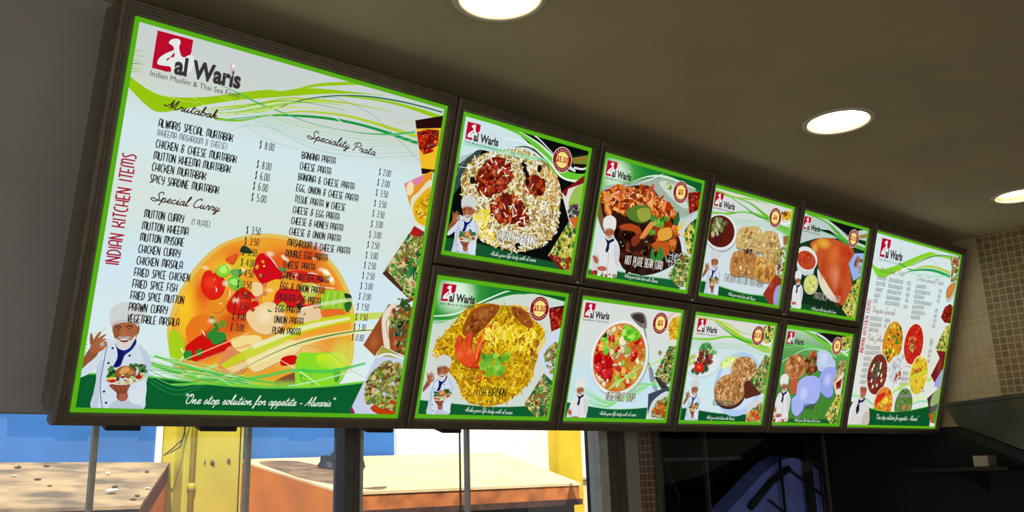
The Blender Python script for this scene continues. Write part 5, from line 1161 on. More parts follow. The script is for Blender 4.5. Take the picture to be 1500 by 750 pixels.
A.blob(Z(f, (400, 610), (410, 540), (425, 600), (450, 535), (470, 590), (440, 620)), (50, 130, 50)); A.blob(Z(f, (520, 410), (545, 355), (550, 405), (530, 430)), (40, 100, 50))
grains(A, Z(f, (480, 600), (550, 550), (560, 610), (500, 650)), 26, (.012, .03), (.002, .003), [(220, 230, 230), (150, 160, 170)])
p.done(A, 'dish_picture')
A = p.art(); q = Z(f, (595, 258), (680, 250), (650, 345), (602, 370)); A.poly(q, (170, 60, 20)); food_red(A, q, .5); q = Z(f, (548, 465), (580, 410), (650, 350), (640, 590), (590, 585)); A.poly(q, (200, 212, 216)); A.poly(Z(f, (540, 440), (590, 395), (570, 430), (545, 470)), (226, 200, 90)); food_herb_rice(A, Z(f, (568, 470), (600, 420), (640, 390), (630, 580), (596, 580)), .8)
q = Z(f, (488, 690), (566, 565), (620, 610), (600, 750), (540, 750)); food_salad(A, q, 1.0); p.done(A, 'food_photos')
title(p, 'HOT PLATE BEAN CURD', f(262, 630), f(456, 660), .030, (226, 228, 218), (70, 40, 30))
dish_common(p, f, (f(171, 88), f(293, 194)), (f(118, 700), f(184, 376)), None, (f(553, 256), .0385, .0385), '$5', (WH, f(258, 698), f(430, 728)), 'tall')

# E vegetable soup
p = Panel('E'); f = pz(800, 420, 3.571); p.base([(0, (216, 218, 212)), (.35, (214, 222, 218)), (.7, (196, 226, 238)), (1, (206, 230, 238))])
A = p.art(); A.poly(Z(f, (530, 380), (560, 440), (570, 560), (540, 480)), (140, 150, 160)); A.blob(Z(f, (440, 150), (470, 134), (510, 140), (525, 180), (520, 220), (480, 200)), (120, 110, 100)); A.blob(Z(f, (450, 158), (475, 142), (505, 150), (512, 190), (485, 185)), (60, 50, 44)); A.ribbon(Z(f, (505, 195), (522, 260), (530, 380), (560, 470), (580, 560)), [.008, .006, .005, .006, .008], (130, 126, 120)); p.done(A, 'spoon_picture'); A = p.art()
for i in range(10): rb(A, f, [(110, 500 + i * 10), (200, 520 + i * 9), (330, 600 + i * 3), (480, 560 - i * 6), (640, 420 + i * 14)], [.001, .002, .004, .004, .002], random.choice([(150, 226, 150), (180, 236, 190), (120, 210, 120), (196, 236, 140)]), .7)
rb(A, f, [(520, 440), (560, 400), (640, 370)], [.004, .008, .01], (180, 230, 110), .8); slogan_band(A, Z(f, (80, 598), (200, 622), (330, 640), (430, 640), (530, 632)), p.r, p.b, (14, 92, 50), (180, 226, 196)); p.done(A, 'background')
A = p.art(); bc = f(387, 372); A.ell((bc[0] + .006, bc[1] + .006), .140, .133, (170, 182, 186), 0, 48); A.ell(bc, .139, .131, (232, 236, 232), 0, 48); A.ell(f(386, 371), .128, .120, (206, 110, 40), 0, 48)
soup = ring(f(386, 371), .124, .116, 40); old = clipped(A, soup)
A.soft(f(380, 260), .08, .06, (236, 170, 60), .9); A.soft(f(300, 420), .07, .07, (216, 70, 30), .9); A.soft(f(420, 480), .08, .06, (170, 200, 60), .8)
chunks(A, soup, 110, (.022, .05), [(200, 24, 24), (216, 50, 30), (236, 170, 70), (226, 214, 170), (150, 200, 60), (226, 110, 50), (240, 226, 180)], shine=.5)
chunks(A, Z(f, (250, 350), (330, 340), (340, 470), (270, 470)), 20, (.035, .055), [(196, 16, 20), (210, 30, 26)], shine=.6); leaves(A, Z(f, (395, 270), (410, 210), (460, 200), (490, 240), (460, 280)), 40, (.02, .045), [(120, 206, 40), (90, 180, 40), (160, 226, 80)])
leaves(A, Z(f, (285, 240), (320, 250), (315, 350), (290, 330)), 12, (.02, .04), [(90, 190, 40), (140, 210, 60)]); A.blob(Z(f, (290, 250), (310, 230), (316, 260), (295, 265)), (30, 60, 30))
for i in range(9): rb(A, f, [(280, 560 + i * 4), (380, 500 - i * 2), (530, 350 + i * 16)], [.001, .004, .005], random.choice([(190, 230, 120), (150, 216, 80), (220, 240, 170)]), .5)
A.clip = old; p.done(A, 'dish_picture')
A = p.art(); q = Z(f, (630, 160), (660, 135), (720, 130), (690, 300), (640, 300), (628, 240)); A.poly(q, (226, 190, 180)); A.blob(Z(f, (630, 200), (660, 150), (720, 140), (690, 290), (640, 290)), (226, 222, 200)); food_yellow(A, Z(f, (636, 210), (660, 165), (700, 150), (685, 275), (645, 275)), .6)
q = Z(f, (566, 455), (640, 310), (690, 310), (650, 500), (620, 520)); food_salad(A, q, .9); A.poly(Z(f, (580, 345), (592, 330), (604, 342), (592, 362)), (150, 130, 60)); A.poly(Z(f, (560, 470), (580, 470), (640, 530), (600, 535)), (60, 50, 50))
q = Z(f, (525, 700), (530, 560), (640, 520), (630, 700)); A.poly(q, (60, 70, 90)); o = clipped(A, q); A.blob(Z(f, (530, 660), (560, 590), (640, 550), (640, 700), (530, 700)), (206, 214, 214)); food_fried(A, Z(f, (540, 680), (570, 600), (630, 570), (630, 695)), .9); chunks(A, Z(f, (545, 640), (620, 600), (610, 680)), 16, (.02, .03), [(216, 120, 40), (190, 80, 30)], shine=.4); A.clip = o; p.done(A, 'food_photos')
title(p, 'VEGETABLE SOUP!', f(306, 592), f(456, 600), .029, (56, 52, 40), (226, 222, 190))
dish_common(p, f, (f(202, 82), f(324, 168)), (f(124, 722), f(176, 474)), None, (f(592, 190), .0385, .0385), '$5', (MK, f(275, 668), f(462, 676)), 'bust')

# F murtabak
p = Panel('F'); f = pz(1010, 260, 3.75); p.base([(0, (216, 216, 206)), (.3, (206, 218, 220)), (1, (206, 224, 230))])
A = p.art(); rb(A, f, [(110, 190), (200, 200), (300, 190), (400, 215), (480, 270), (560, 310)], [.006, .01, .006, .012, .02, .03], (120, 200, 60)); rb(A, f, [(240, 110), (330, 140), (420, 210), (500, 270), (560, 290)], [.003, .006, .012, .014, .02], (104, 186, 40)); rb(A, f, [(200, 90), (300, 160), (380, 215), (460, 230)], [.002, .004, .006, .002], (60, 160, 60)); rb(A, f, [(120, 210), (250, 220), (380, 250)], .002, (160, 214, 150)); rb(A, f, [(130, 70), (250, 110), (340, 120), (440, 150)], [.014, .008, .006, .002], (140, 200, 70))
for i in range(6): rb(A, f, [(100, 200 + i * 9), (240, 230 + i * 5), (430, 240 + i * 8), (560, 270 + i * 12)], .0012, (150, 210, 160))
slogan_band(A, Z(f, (40, 565), (90, 575), (180, 605), (280, 635), (380, 650), (480, 655)), p.r, p.b, (14, 86, 40), (110, 190, 90)); p.done(A, 'background')
A = p.art(); c = f(172, 300); A.ell((c[0] + .004, c[1] + .006), .096, .070, (160, 176, 180), 0, 40); A.ell(c, .096, .068, (226, 230, 230), 0, 40); A.ell(f(168, 296), .086, .060, (92, 28, 20), 0, 40); A.soft(f(150, 320), .05, .05, (60, 20, 16), .8); leaves(A, Z(f, (130, 240), (170, 220), (200, 250), (170, 300), (130, 330), (120, 290)), 30, (.018, .036), [(90, 110, 60), (130, 150, 90), (60, 80, 40), (190, 190, 150)])
for pts, c in (([(255, 380), (270, 285), (340, 268), (392, 285), (400, 400), (330, 395)], (206, 176, 110)), ([(400, 310), (470, 300), (500, 360), (470, 480), (400, 470)], (200, 168, 104)), ([(222, 530), (240, 410), (330, 410), (370, 430), (362, 545), (300, 540)], (186, 130, 70)), ([(365, 440), (420, 450), (470, 490), (450, 570), (362, 560)], (206, 150, 70))):
    pp = catmull(Z(f, *pts), 3, True); A.poly([(x + .003, y + .006) for x, y in pp], (150, 140, 120)); A.poly(pp, c)
    chunks(A, Z(f, *[(sum(q[0] for q in pts) / len(pts) + (x - sum(q[0] for q in pts) / len(pts)) * .85, sum(q[1] for q in pts) / len(pts) + (y - sum(q[1] for q in pts) / len(pts)) * .85) for x, y in pts]), 60, (.012, .032), [c, shade(c, .8), shade(c, 1.12), (176, 110, 50), (226, 206, 150)], d=14)
chunks(A, Z(f, (260, 385), (330, 400), (395, 415), (390, 430), (300, 410)), 26, (.008, .018), [(90, 60, 34), (60, 44, 30), (190, 170, 110)]); p.done(A, 'dish_picture')
A = p.art(); q = Z(f, (490, 200), (570, 170), (550, 260), (500, 260)); A.poly(q, (214, 214, 206)); food_yellow(A, Z(f, (500, 195), (560, 178), (552, 235), (505, 232)), .4); leaves(A, Z(f, (500, 195), (530, 185), (530, 210)), 6, (.015, .02), [(120, 60, 30)]); A.ribbon(Z(f, (495, 245), (520, 255), (552, 245)), .008, (232, 236, 234)); A.poly(Z(f, (480, 310), (496, 310), (512, 380), (500, 385)), (226, 230, 232)); A.poly(Z(f, (510, 320), (560, 320), (540, 370), (512, 370)), (150, 110, 60))
q = Z(f, (465, 420), (540, 350), (520, 560), (480, 540)); food_fried(A, q, .7); q = Z(f, (398, 640), (468, 530), (520, 570), (480, 715), (440, 705)); A.poly(q, (150, 50, 34)); o = clipped(A, q); A.soft(f(440, 590), .02, .02, (190, 90, 70), .7); A.ell(f(480, 650), .03, .045, (160, 156, 206), 0, 20); A.clip = o; p.done(A, 'food_photos')
title(p, 'CHICKEN MUTTON MURTABAK', f(183, 568), f(396, 606), .030, (110, 100, 80), None, .0026)
dish_common(p, f, (f(138, 78), f(243, 172)), (f(75, 645), f(135, 398)), None, (f(465, 220), .0385, .0385), '$6', (WH, f(205, 645), f(352, 675)))

# G fried patties
p = Panel('G'); f = pz(980, 450, 4.167); p.base([(0, (216, 216, 206)), (.25, (214, 222, 220)), (.5, (200, 230, 238)), (1, (214, 228, 232))])
A = p.art(); rb(A, f, [(160, 60), (280, 80), (360, 130), (460, 200), (560, 250), (640, 270)], [.004, .006, .012, .018, .022, .028], (166, 206, 30)); rb(A, f, [(130, 190), (250, 195), (360, 180), (480, 200), (600, 250)], [.006, .010, .008, .012, .016], (130, 206, 60)); rb(A, f, [(280, 90), (360, 150), (440, 200), (560, 230)], [.002, .006, .008, .003], (70, 170, 50)); rb(A, f, [(250, 70), (350, 100), (430, 150), (520, 170)], [.002, .005, .006, .002], (180, 214, 60))
for i in range(7): rb(A, f, [(125, 195 + i * 9), (260, 215 + i * 6), (430, 225 + i * 6), (620, 260 + i * 8)], .0012, (150, 210, 170))
p.done(A, 'green_swoosh'); A = p.art(); slogan_band(A, Z(f, (40, 605), (180, 630), (300, 648), (400, 654), (480, 654)), p.r, p.b, (12, 82, 44), (180, 206, 206)); p.done(A, 'background')
A = p.art(); A.ell(f(206, 352), .098, .052, (196, 210, 218), -.1, 36); A.ell(f(208, 347), .094, .047, (222, 230, 230), -.1, 36); chunks(A, Z(f, (120, 300), (160, 290), (150, 350), (120, 350)), 8, (.016, .03), [(200, 210, 100)]); leaves(A, Z(f, (175, 270), (190, 230), (260, 235), (290, 280), (240, 290)), 26, (.024, .05), [(110, 190, 110), (150, 206, 130), (80, 150, 80)])
chunks(A, Z(f, (155, 330), (200, 270), (255, 285), (262, 340), (220, 370), (165, 360)), 50, (.018, .036), [(150, 80, 54), (126, 60, 40), (110, 50, 36)], shine=.15); leaves(A, Z(f, (130, 380), (200, 350), (250, 370), (190, 410)), 16, (.02, .04), [(30, 70, 40), (50, 100, 50)]); A.ell(f(182, 368), .029, .019, (206, 36, 24), 0, 20); A.ell(f(180, 364), .012, .007, (236, 90, 70), 0, 12)
A.ell(f(425, 470), .152, .128, (176, 202, 236), 0, 48); A.ell(f(428, 465), .13, .106, (206, 222, 240), 0, 44); leaves(A, Z(f, (310, 350), (360, 310), (420, 300), (350, 370)), 20, (.02, .045), [(190, 220, 80), (220, 230, 150)])
def patty(c, rx, ry):
    A.ell((c[0] + .006, c[1] + .012), rx, ry, (70, 40, 30), 0, 30); A.ell(c, rx, ry, (186, 134, 76), 0, 30)
    g_ = ring(c, rx * .92, ry * .92, 20); chunks(A, g_, 190, (.010, .028), [(200, 152, 92), (178, 120, 66), (212, 170, 108), (156, 98, 54), (222, 188, 130)], d=12, shine=.05); grains(A, ring((c[0] - rx * .1, c[1] - ry * .1), rx * .7, ry * .7, 16), 60, (.015, .035), (.003, .006), [(222, 190, 120), (176, 110, 60), (150, 90, 50)])
patty(f(455, 378), .083, .051); patty(f(368, 505), .099, .064); A.poly(Z(f, (450, 470), (500, 450), (560, 530), (460, 560)), (90, 44, 30)); p.done(A, 'dish_picture')
A = p.art(); q = Z(f, (570, 120), (650, 95), (630, 230), (560, 210)); A.poly(q, (226, 216, 160)); food_herb_rice(A, q, .6); A.ribbon(Z(f, (560, 220), (590, 230), (625, 210)), .008, (232, 236, 226))
q = Z(f, (495, 455), (580, 290), (620, 300), (580, 530), (550, 520)); food_salad(A, q, .9); q = Z(f, (460, 700), (470, 590), (580, 530), (560, 700)); A.poly(q, (206, 212, 214)); food_fried(A, Z(f, (468, 695), (490, 620), (570, 570), (556, 695)), .8); o = clipped(A, q); chunks(A, Z(f, (470, 640), (540, 620), (530, 690), (470, 690)), 22, (.02, .03), [(220, 120, 40), (206, 60, 30), (236, 160, 60)], shine=.4); A.clip = o; p.done(A, 'food_photos')
A = p.art(); scribble(A, f(258, 596), f(385, 606), .022, (70, 66, 80), .0026); p.done(A, 'dish_name')
dish_common(p, f, (f(170, 67), f(282, 152)), (f(88, 690), f(150, 436)), None, (f(533, 172), .0385, .0385), '$3.50', (WH, f(218, 678), f(386, 686)))

# H masala crepe
p = Panel('H'); f = pz(1110, 290, 3.947); p.base([(0, (22, 40, 30)), (.4, (24, 60, 34)), (.8, (18, 44, 26)), (1, (20, 50, 28))])
A = p.art(); A.blob(Z(f, (250, 60), (380, 110), (440, 160), (480, 230), (360, 230), (250, 260), (235, 260)), (186, 202, 200)); A.poly(Z(f, (400, 120), (640, 180), (640, 210), (520, 220)), (16, 18, 18))
rb(A, f, [(290, 90), (400, 140), (470, 210), (560, 270), (640, 300)], [.01, .012, .018, .022, .02], (96, 176, 60)); rb(A, f, [(350, 110), (440, 160), (520, 235), (640, 290)], [.002, .006, .010, .008], (206, 222, 206)); rb(A, f, [(410, 130), (470, 180), (530, 230)], [.001, .005, .003], (200, 206, 206)); rb(A, f, [(300, 170), (380, 190), (450, 220), (520, 270)], [.004, .010, .012, .006], (60, 160, 70)); rb(A, f, [(360, 185), (410, 195), (450, 215)], [.002, .012, .002], (20, 24, 14)); rb(A, f, [(240, 240), (300, 230), (400, 235)], .002, (190, 206, 200))
slogan_band(A, Z(f, (170, 600), (280, 620), (400, 660), (480, 690), (570, 705)), p.r, p.b, (18, 80, 36), (30, 70, 36)); p.done(A, 'background')
A = p.art(); cr = catmull(Z(f, (302, 270), (340, 240), (420, 232), (500, 262), (552, 300), (550, 350), (524, 380), (536, 440), (545, 520), (520, 580), (490, 625), (440, 560), (390, 480), (350, 400), (340, 330)), 4, True); A.blob(Z(f, (345, 410), (365, 440), (420, 520), (470, 600), (420, 590), (380, 550), (350, 480)), (226, 216, 190)); A.poly(cr, (190, 84, 40))
for q, rx, ry, c_, a in (((380, 262), .07, .03, (236, 176, 60), .95), ((500, 310), .06, .04, (190, 50, 20), .9), ((440, 330), .06, .06, (222, 110, 50), .8), ((440, 430), .05, .05, (226, 130, 90), .7), ((500, 420), .04, .08, (196, 56, 22), .8), ((470, 560), .04, .06, (180, 44, 20), .9), ((380, 400), .03, .07, (186, 60, 24), .8), ((330, 290), .03, .03, (226, 176, 70), .9), ((450, 470), .035, .06, (214, 140, 110), .6), ((530, 330), .03, .03, (170, 40, 20), .8)): A.soft(f(*q), rx, ry, c_, a)
A.ribbon(Z(f, (345, 330), (400, 470), (490, 622)), [.001, .003, .001], (150, 50, 20))
c = f(280, 352); A.poly(Z(f, (220, 350), (340, 350), (320, 440), (270, 450), (230, 420)), (200, 208, 210)); A.ell(c, .083, .050, (222, 226, 224), .1, 32); A.ell(f(281, 360), .069, .038, (186, 64, 34), .1, 32); chunks(A, ring(f(281, 361), .055, .028, 16), 30, (.008, .018), [(200, 84, 44), (170, 50, 30), (216, 110, 60)], lanes=20)
A.ell(f(306, 500), .053, .043, (190, 196, 150), 0, 28); A.ell(f(306, 495), .046, .036, (206, 214, 110), 0, 24); chunks(A, ring(f(306, 495), .038, .029, 14), 40, (.008, .02), [(222, 226, 130), (190, 200, 80), (236, 236, 180)], lanes=20); p.done(A, 'dish_picture')
A = p.art(); q = Z(f, (580, 190), (650, 180), (630, 250), (585, 240)); A.poly(q, (190, 206, 200)); A.poly(Z(f, (585, 215), (640, 205), (632, 230), (588, 235)), (150, 130, 60)); q = Z(f, (524, 380), (560, 320), (620, 320), (600, 450), (550, 480)); A.poly(q, (150, 176, 226)); o = clipped(A, q); chunks(A, Z(f, (550, 360), (610, 340), (590, 440)), 18, (.02, .035), [(190, 196, 196), (170, 110, 90), (120, 60, 50)]); A.clip = o; q = Z(f, (485, 640), (560, 480), (600, 450), (560, 710), (520, 690)); food_herb_rice(A, q, 1.0); p.done(A, 'food_photos')
title(p, 'MASALA THOSAI', f(322, 582), f(470, 606), .028, (180, 176, 166), None, .0026)
dish_common(p, f, (f(268, 105), f(357, 192)), (f(190, 640), f(248, 424)), None, (f(550, 235), .0385, .0385), '$2.50', (MK, f(308, 645), f(448, 668)), 'bust', tcol=(60, 66, 66))

# I steamed rice rolls
p = Panel('I'); f = pz(1110, 460, 4.167); p.base([(0, (200, 214, 206)), (.25, (90, 160, 80)), (.6, (60, 136, 56)), (1, (70, 130, 40))])
A = p.art(); A.poly(Z(f, (330, 110), (580, 130), (560, 200), (440, 190)), (20, 22, 22))
rb(A, f, [(150, 80), (280, 100), (380, 160), (470, 220), (570, 250)], [.012, .012, .018, .024, .03], (110, 196, 50)); rb(A, f, [(260, 90), (380, 130), (470, 200), (560, 260)], [.002, .008, .010, .008], (214, 228, 214)); rb(A, f, [(340, 112), (420, 160), (480, 200)], [.001, .006, .004], (206, 210, 210)); rb(A, f, [(150, 200), (260, 195), (380, 215), (480, 265)], [.006, .012, .014, .01], (110, 206, 100))
rb(A, f, [(130, 300), (200, 260), (300, 215), (420, 225)], .003, (206, 222, 200))
for i in range(16): rb(A, f, [(110 + i * 28, 640), (150 + i * 28, 500), (200 + i * 28, 300)], .006, random.choice([(70, 150, 56), (84, 140, 44), (56, 120, 50), (100, 160, 60)]), .7)
slogan_band(A, Z(f, (60, 632), (200, 640), (330, 644), (480, 640)), p.r, p.b, (30, 90, 40), (60, 120, 50)); p.done(A, 'background')
A = p.art()
A.blob(Z(f, (165, 320), (200, 255), (260, 250), (295, 300), (280, 370), (220, 400), (175, 380)), (190, 126, 70)); chunks(A, Z(f, (175, 320), (205, 265), (260, 260), (285, 310), (270, 360), (210, 385)), 50, (.018, .04), [(206, 150, 90), (176, 106, 56), (150, 86, 46), (216, 170, 110)]); chunks(A, Z(f, (290, 260), (350, 230), (370, 330), (310, 380)), 36, (.018, .04), [(130, 70, 36), (160, 90, 50), (186, 76, 50), (110, 56, 30)]); A.blob(Z(f, (190, 420), (240, 390), (240, 470), (205, 490)), (186, 90, 56))
def roll(pts, c):
    pp = catmull(Z(f, *pts), 4, True); A.poly([(x + .004, y + .006) for x, y in pp], (96, 100, 150)); A.poly(pp, c)
    grains(A, pp, 260, (.006, .014), (.003, .005), [shade(c, .97), shade(c, 1.04), c], d=6)
    cx_, cy_ = sum(q[0] for q in pp) / len(pp), sum(q[1] for q in pp) / len(pp); A.soft((cx_ - .008, cy_ - .01), .04, .04, (226, 230, 250), .5)
roll([(362, 260), (370, 225), (430, 235), (462, 280), (468, 330), (380, 350), (360, 310)], (186, 200, 232)); roll([(380, 370), (420, 325), (470, 330), (486, 380), (460, 430), (455, 490), (420, 508), (380, 470), (372, 420)], (150, 164, 232)); roll([(240, 430), (270, 390), (330, 376), (372, 400), (378, 480), (350, 540), (290, 560), (260, 600), (230, 622), (205, 590), (206, 520), (232, 490)], (164, 178, 238)); p.done(A, 'dish_picture')
A = p.art(); q = Z(f, (510, 140), (580, 130), (560, 220), (515, 210)); A.poly(q, (150, 110, 40)); food_herb_rice(A, q, .4); A.ribbon(Z(f, (505, 225), (530, 230), (555, 215)), .008, (220, 226, 220)); q = Z(f, (450, 430), (500, 285), (540, 280), (510, 460), (480, 480)); A.poly(q, (190, 170, 120)); food_fried(A, q, .5); A.poly(Z(f, (460, 420), (520, 350), (500, 500), (470, 490)), (226, 220, 200)); food_red(A, Z(f, (470, 420), (510, 390), (500, 450), (475, 460)), .2); q = Z(f, (404, 620), (480, 490), (510, 490), (470, 680), (440, 672)); food_herb_rice(A, q, .9); p.done(A, 'food_photos')
A = p.art(); scribble(A, f(272, 578), f(335, 582), .024, (40, 40, 70), .003); p.done(A, 'dish_name')
dish_common(p, f, (f(177, 105), f(271, 183)), (f(100, 662), f(174, 368)), None, (f(476, 195), .0385, .0385), '$2', (MK, f(216, 652), f(370, 658)), 'tall')

# ================================================================== J: the right-hand list
p = Panel('J'); r = p.r; p.base([(0, (210, 226, 226)), (.3, (216, 232, 232)), (.6, (220, 222, 212)), (1, (222, 232, 226))])
fa, fb, fc, fd = pz(1270, 370, 9.377), pz(1255, 430, 9.377), pz(1240, 490, 8.333), pz(1230, 540, 8.333)
A = p.art()
A.poly(catmull(Z(fa, (40, 100), (100, 180), (200, 225), (330, 200), (480, 140), (620, 80), (740, 30), (860, -10)), 6) + catmull(Z(fa, (960, 10), (800, 70), (620, 150), (480, 230), (330, 300), (230, 345), (140, 320), (90, 240), (30, 140)), 6), (130, 210, 40))
rb(A, fa, [(240, 330), (420, 250), (600, 160), (760, 80), (950, 40), (1180, 80)], [.004, .010, .014, .012, .012, .018], (150, 206, 50)); rb(A, fa, [(560, 210), (700, 140), (850, 70), (1000, 40), (1180, 50)], [.002, .004, .006, .005, .004], (60, 140, 120)); rb(A, fa, [(440, 140), (560, 220), (680, 250)], [.005, .006, .005], (50, 150, 80)); rb(A, fa, [(640, 230), (800, 190), (960, 210), (1140, 280)], [.005, .010, .012, .014], (176, 206, 60)); rb(A, fa, [(500, 290), (620, 250), (800, 235), (960, 260), (1140, 330)], [.003, .006, .012, .014, .016], (40, 160, 80))
for i in range(5): rb(A, fa, [(600, 250 + i * 10), (750, 290 + i * 12), (1000, 320 + i * 4), (1130, 310)], .0012, (150, 220, 180))
rb(A, fa, [(280, 330), (480, 240), (600, 190)], [.002, .010, .004], (236, 244, 230)); rb(A, fa, [(880, 90), (960, 160), (1030, 230)], .0016, (150, 190, 170)); p.done(A, 'green_swoosh')
A = p.art(); GY = (112, 112, 116)
def lines(f, rows, h, segs):
    for (a, b, c, d) in rows: scribble(A, f(a, b), f(c, d), h, GY, .0023)
HJ = .019
lines(fa, [(138, 372, 262, 388), (122, 452, 242, 466), (112, 532, 208, 546), (98, 610, 176, 620), (84, 688, 142, 694), (300, 402, 496, 436), (286, 484, 484, 514), (274, 562, 470, 590), (262, 640, 458, 668), (248, 716, 446, 742), (548, 446, 598, 456), (540, 524, 588, 534), (532, 606, 578, 616), (524, 680, 562, 690), (670, 488, 808, 504), (656, 560, 866, 590), (646, 630, 780, 646), (636, 700, 880, 736), (980, 548, 1020, 556), (968, 618, 1006, 628), (956, 684, 994, 694)], HJ, 0)
lines(fb, [(640, 205, 690, 212), (760, 206, 918, 224), (750, 276, 926, 302), (738, 348, 862, 362), (182, 366, 346, 388), (385, 394, 450, 404), (172, 446, 334, 466), (375, 470, 400, 474), (162, 520, 288, 538), (1070, 262, 1112, 268), (1058, 330, 1100, 336), (1044, 400, 1088, 406), (1032, 470, 1074, 474), (1004, 672, 1042, 676)], HJ, 0)
lines(fc, [(230, 176, 320, 188), (334, 188, 402, 196), (220, 246, 445, 258), (208, 318, 296, 326), (196, 390, 276, 396), (184, 460, 262, 466), (172, 530, 275, 540), (160, 602, 244, 606), (1010, 140, 1044, 144), (1000, 220, 1034, 224), (990, 280, 1022, 284), (980, 345, 1012, 348), (670, 290, 800, 318), (680, 496, 750, 500), (656, 560, 770, 570), (645, 624, 740, 630), (634, 690, 732, 696), (495, 520, 520, 522), (555, 635, 580, 636), (920, 700, 945, 702)], HJ, 0)
p.done(A, 'menu_items')
A = p.art(); hc = (126, 96, 88)
text(A, 'Biriyani Specials', fb(205, 250), fb(515, 298), .03, .0022, (150, 100, 90), K, .3); text(A, 'Roti John', fb(140, 640), fb(340, 664), .03, .0022, hc, K, .3); text(A, 'Dosai Special Prata', fa(690, 378), fa(1040, 450), .027, .002, hc, K, .3); text(A, 'Murtabak Plate', fa(170, 272), fa(505, 322), .026, .002, (116, 130, 80), K, .3); text(A, 'Side Dish', fc(610, 385), fc(780, 405), .024, .0018, (190, 150, 140), {**K, 'D': K['D']}, .3)
p.done(A, 'script_headings')
# oval dishes
A = p.art()
slogan_band(A, Z(fd, (60, 345), (130, 400), (250, 450), (350, 480), (480, 515), (620, 530), (760, 525), (900, 505), (1060, 470), (1130, 450)), r, p.b, (12, 84, 40), (96, 206, 60))
rb(A, fd, [(100, 340), (200, 330), (320, 380), (420, 460)], [.01, .012, .012, .006], (150, 226, 150), .8); rb(A, fd, [(600, 330), (720, 240), (850, 180), (1120, 130)], [.012, .016, .016, .02], (180, 222, 60), .85); rb(A, fd, [(880, 420), (960, 360), (1050, 350)], [.008, .012, .01], (226, 236, 150)); rb(A, fd, [(880, 440), (960, 400), (1060, 400)], .01, (150, 220, 180)); rb(A, fd, [(310, 350), (360, 400), (410, 440)], .003, (60, 170, 90)); p.done(A, 'green_band')
A = p.art()
def oval(c, rx, ry, base, pal, n, size, shine=.3, clip_y=None, rot=0, marks=None, alpha=None):
    A.ell(c, rx * 1.05, ry * 1.03, (236, 236, 228), rot, 36); e = ring(c, rx, ry, 32, rot); A.poly(e, base); old = clipped(A, e); chunks(A, e, n, size, pal, shine=shine, lanes=30)
    if marks: marks()
    A.clip = old
c = fc(556, 90); oval(fc(562, 95), .092, .100, (216, 140, 30), [(230, 150, 20), (236, 190, 40), (90, 150, 40), (190, 70, 30), (240, 210, 60), (60, 80, 30)], 90, (.014, .034))
c = fc(818, 118); oval(c, .092, .100, (196, 36, 20), [(206, 44, 24), (190, 30, 16), (220, 70, 34)], 70, (.01, .03), marks=lambda: chunks(A, ring(fc(800, 110), .04, .045, 12), 40, (.012, .026), [(120, 90, 70), (220, 150, 60), (236, 190, 110), (90, 60, 50)], shine=.3, lanes=20))
c = fc(372, 485); oval(c, .087, .096, (120, 44, 32), [(130, 50, 36), (104, 36, 30), (150, 66, 44)], 60, (.01, .03), marks=lambda: (chunks(A, ring(fc(355, 430), .05, .05, 12), 60, (.01, .022), [(90, 90, 100), (60, 110, 50), (110, 110, 120), (40, 80, 40)], lanes=20), [A.ell(fc(x, y), .007, .010, (236, 226, 200), .3, 10) for x, y in ((310, 425), (415, 360), (410, 400), (420, 500), (420, 560), (300, 565), (315, 635), (365, 620), (385, 480), (330, 380))]))
c = fc(590, 440); oval(c, .066, .072, (214, 222, 222), [(226, 230, 230), (200, 208, 210), (190, 196, 200)], 50, (.016, .034), marks=lambda: chunks(A, Z(fc, (600, 460), (660, 440), (640, 540), (580, 570)), 24, (.012, .024), [(200, 90, 60), (226, 130, 90), (170, 70, 50)], lanes=20))
c = fc(875, 495); oval(c, .088, .098, (226, 196, 50), [(232, 196, 20), (240, 214, 70), (220, 180, 40), (240, 226, 130), (196, 120, 30)], 90, (.012, .028), marks=lambda: (rb(A, fc, [(770, 520), (880, 480), (1000, 430)], .012, (190, 220, 50), .7), chunks(A, Z(fc, (790, 470), (860, 420), (930, 390), (900, 440), (820, 490)), 16, (.012, .024), [(176, 70, 30), (200, 110, 50)], lanes=20)))
hi = [P(1240, 560), P(1380, 560), P(1380, 601.8), P(1240, 601)]
old = A.clip; A.clip = clip_poly(Z(fd, (380, 200), (1000, 200), (1000, 505), (720, 526), (620, 526), (480, 508), (380, 478)), old)
oval(fd(522, 440), .086, .086, (226, 130, 40), [(236, 170, 50), (216, 60, 30), (240, 200, 80), (206, 140, 40)], 70, (.014, .034), marks=lambda: (A.blob(Z(fd, (430, 380), (500, 300), (560, 295), (500, 380), (440, 430)), (206, 44, 30)), A.blob(Z(fd, (500, 410), (560, 340), (590, 400), (540, 430)), (236, 206, 60))))
oval(fd(770, 452), .086, .086, (90, 130, 56), [(110, 150, 60), (80, 120, 50), (130, 170, 90), (140, 150, 120)], 60, (.014, .036), marks=lambda: (A.poly(Z(fd, (690, 320), (880, 310), (880, 345), (720, 350)), (130, 136, 130)), chunks(A, Z(fd, (760, 470), (800, 430), (820, 480), (780, 500)), 10, (.016, .026), [(196, 80, 40), (220, 140, 70)], lanes=20)))
A.clip = old; p.done(A, 'dish_pictures')
A = p.art(); fj1, fj2 = pz(1220, 320, 4.69), pz(1220, 470, 4.41)
q = Z(fj1, (805, 262), (890, 255), (860, 420), (805, 440)); food_fried(A, q, 1.2); o = clipped(A, q); chunks(A, Z(fj1, (820, 290), (860, 285), (850, 320)), 10, (.02, .03), [(170, 50, 30)]); A.clip = o
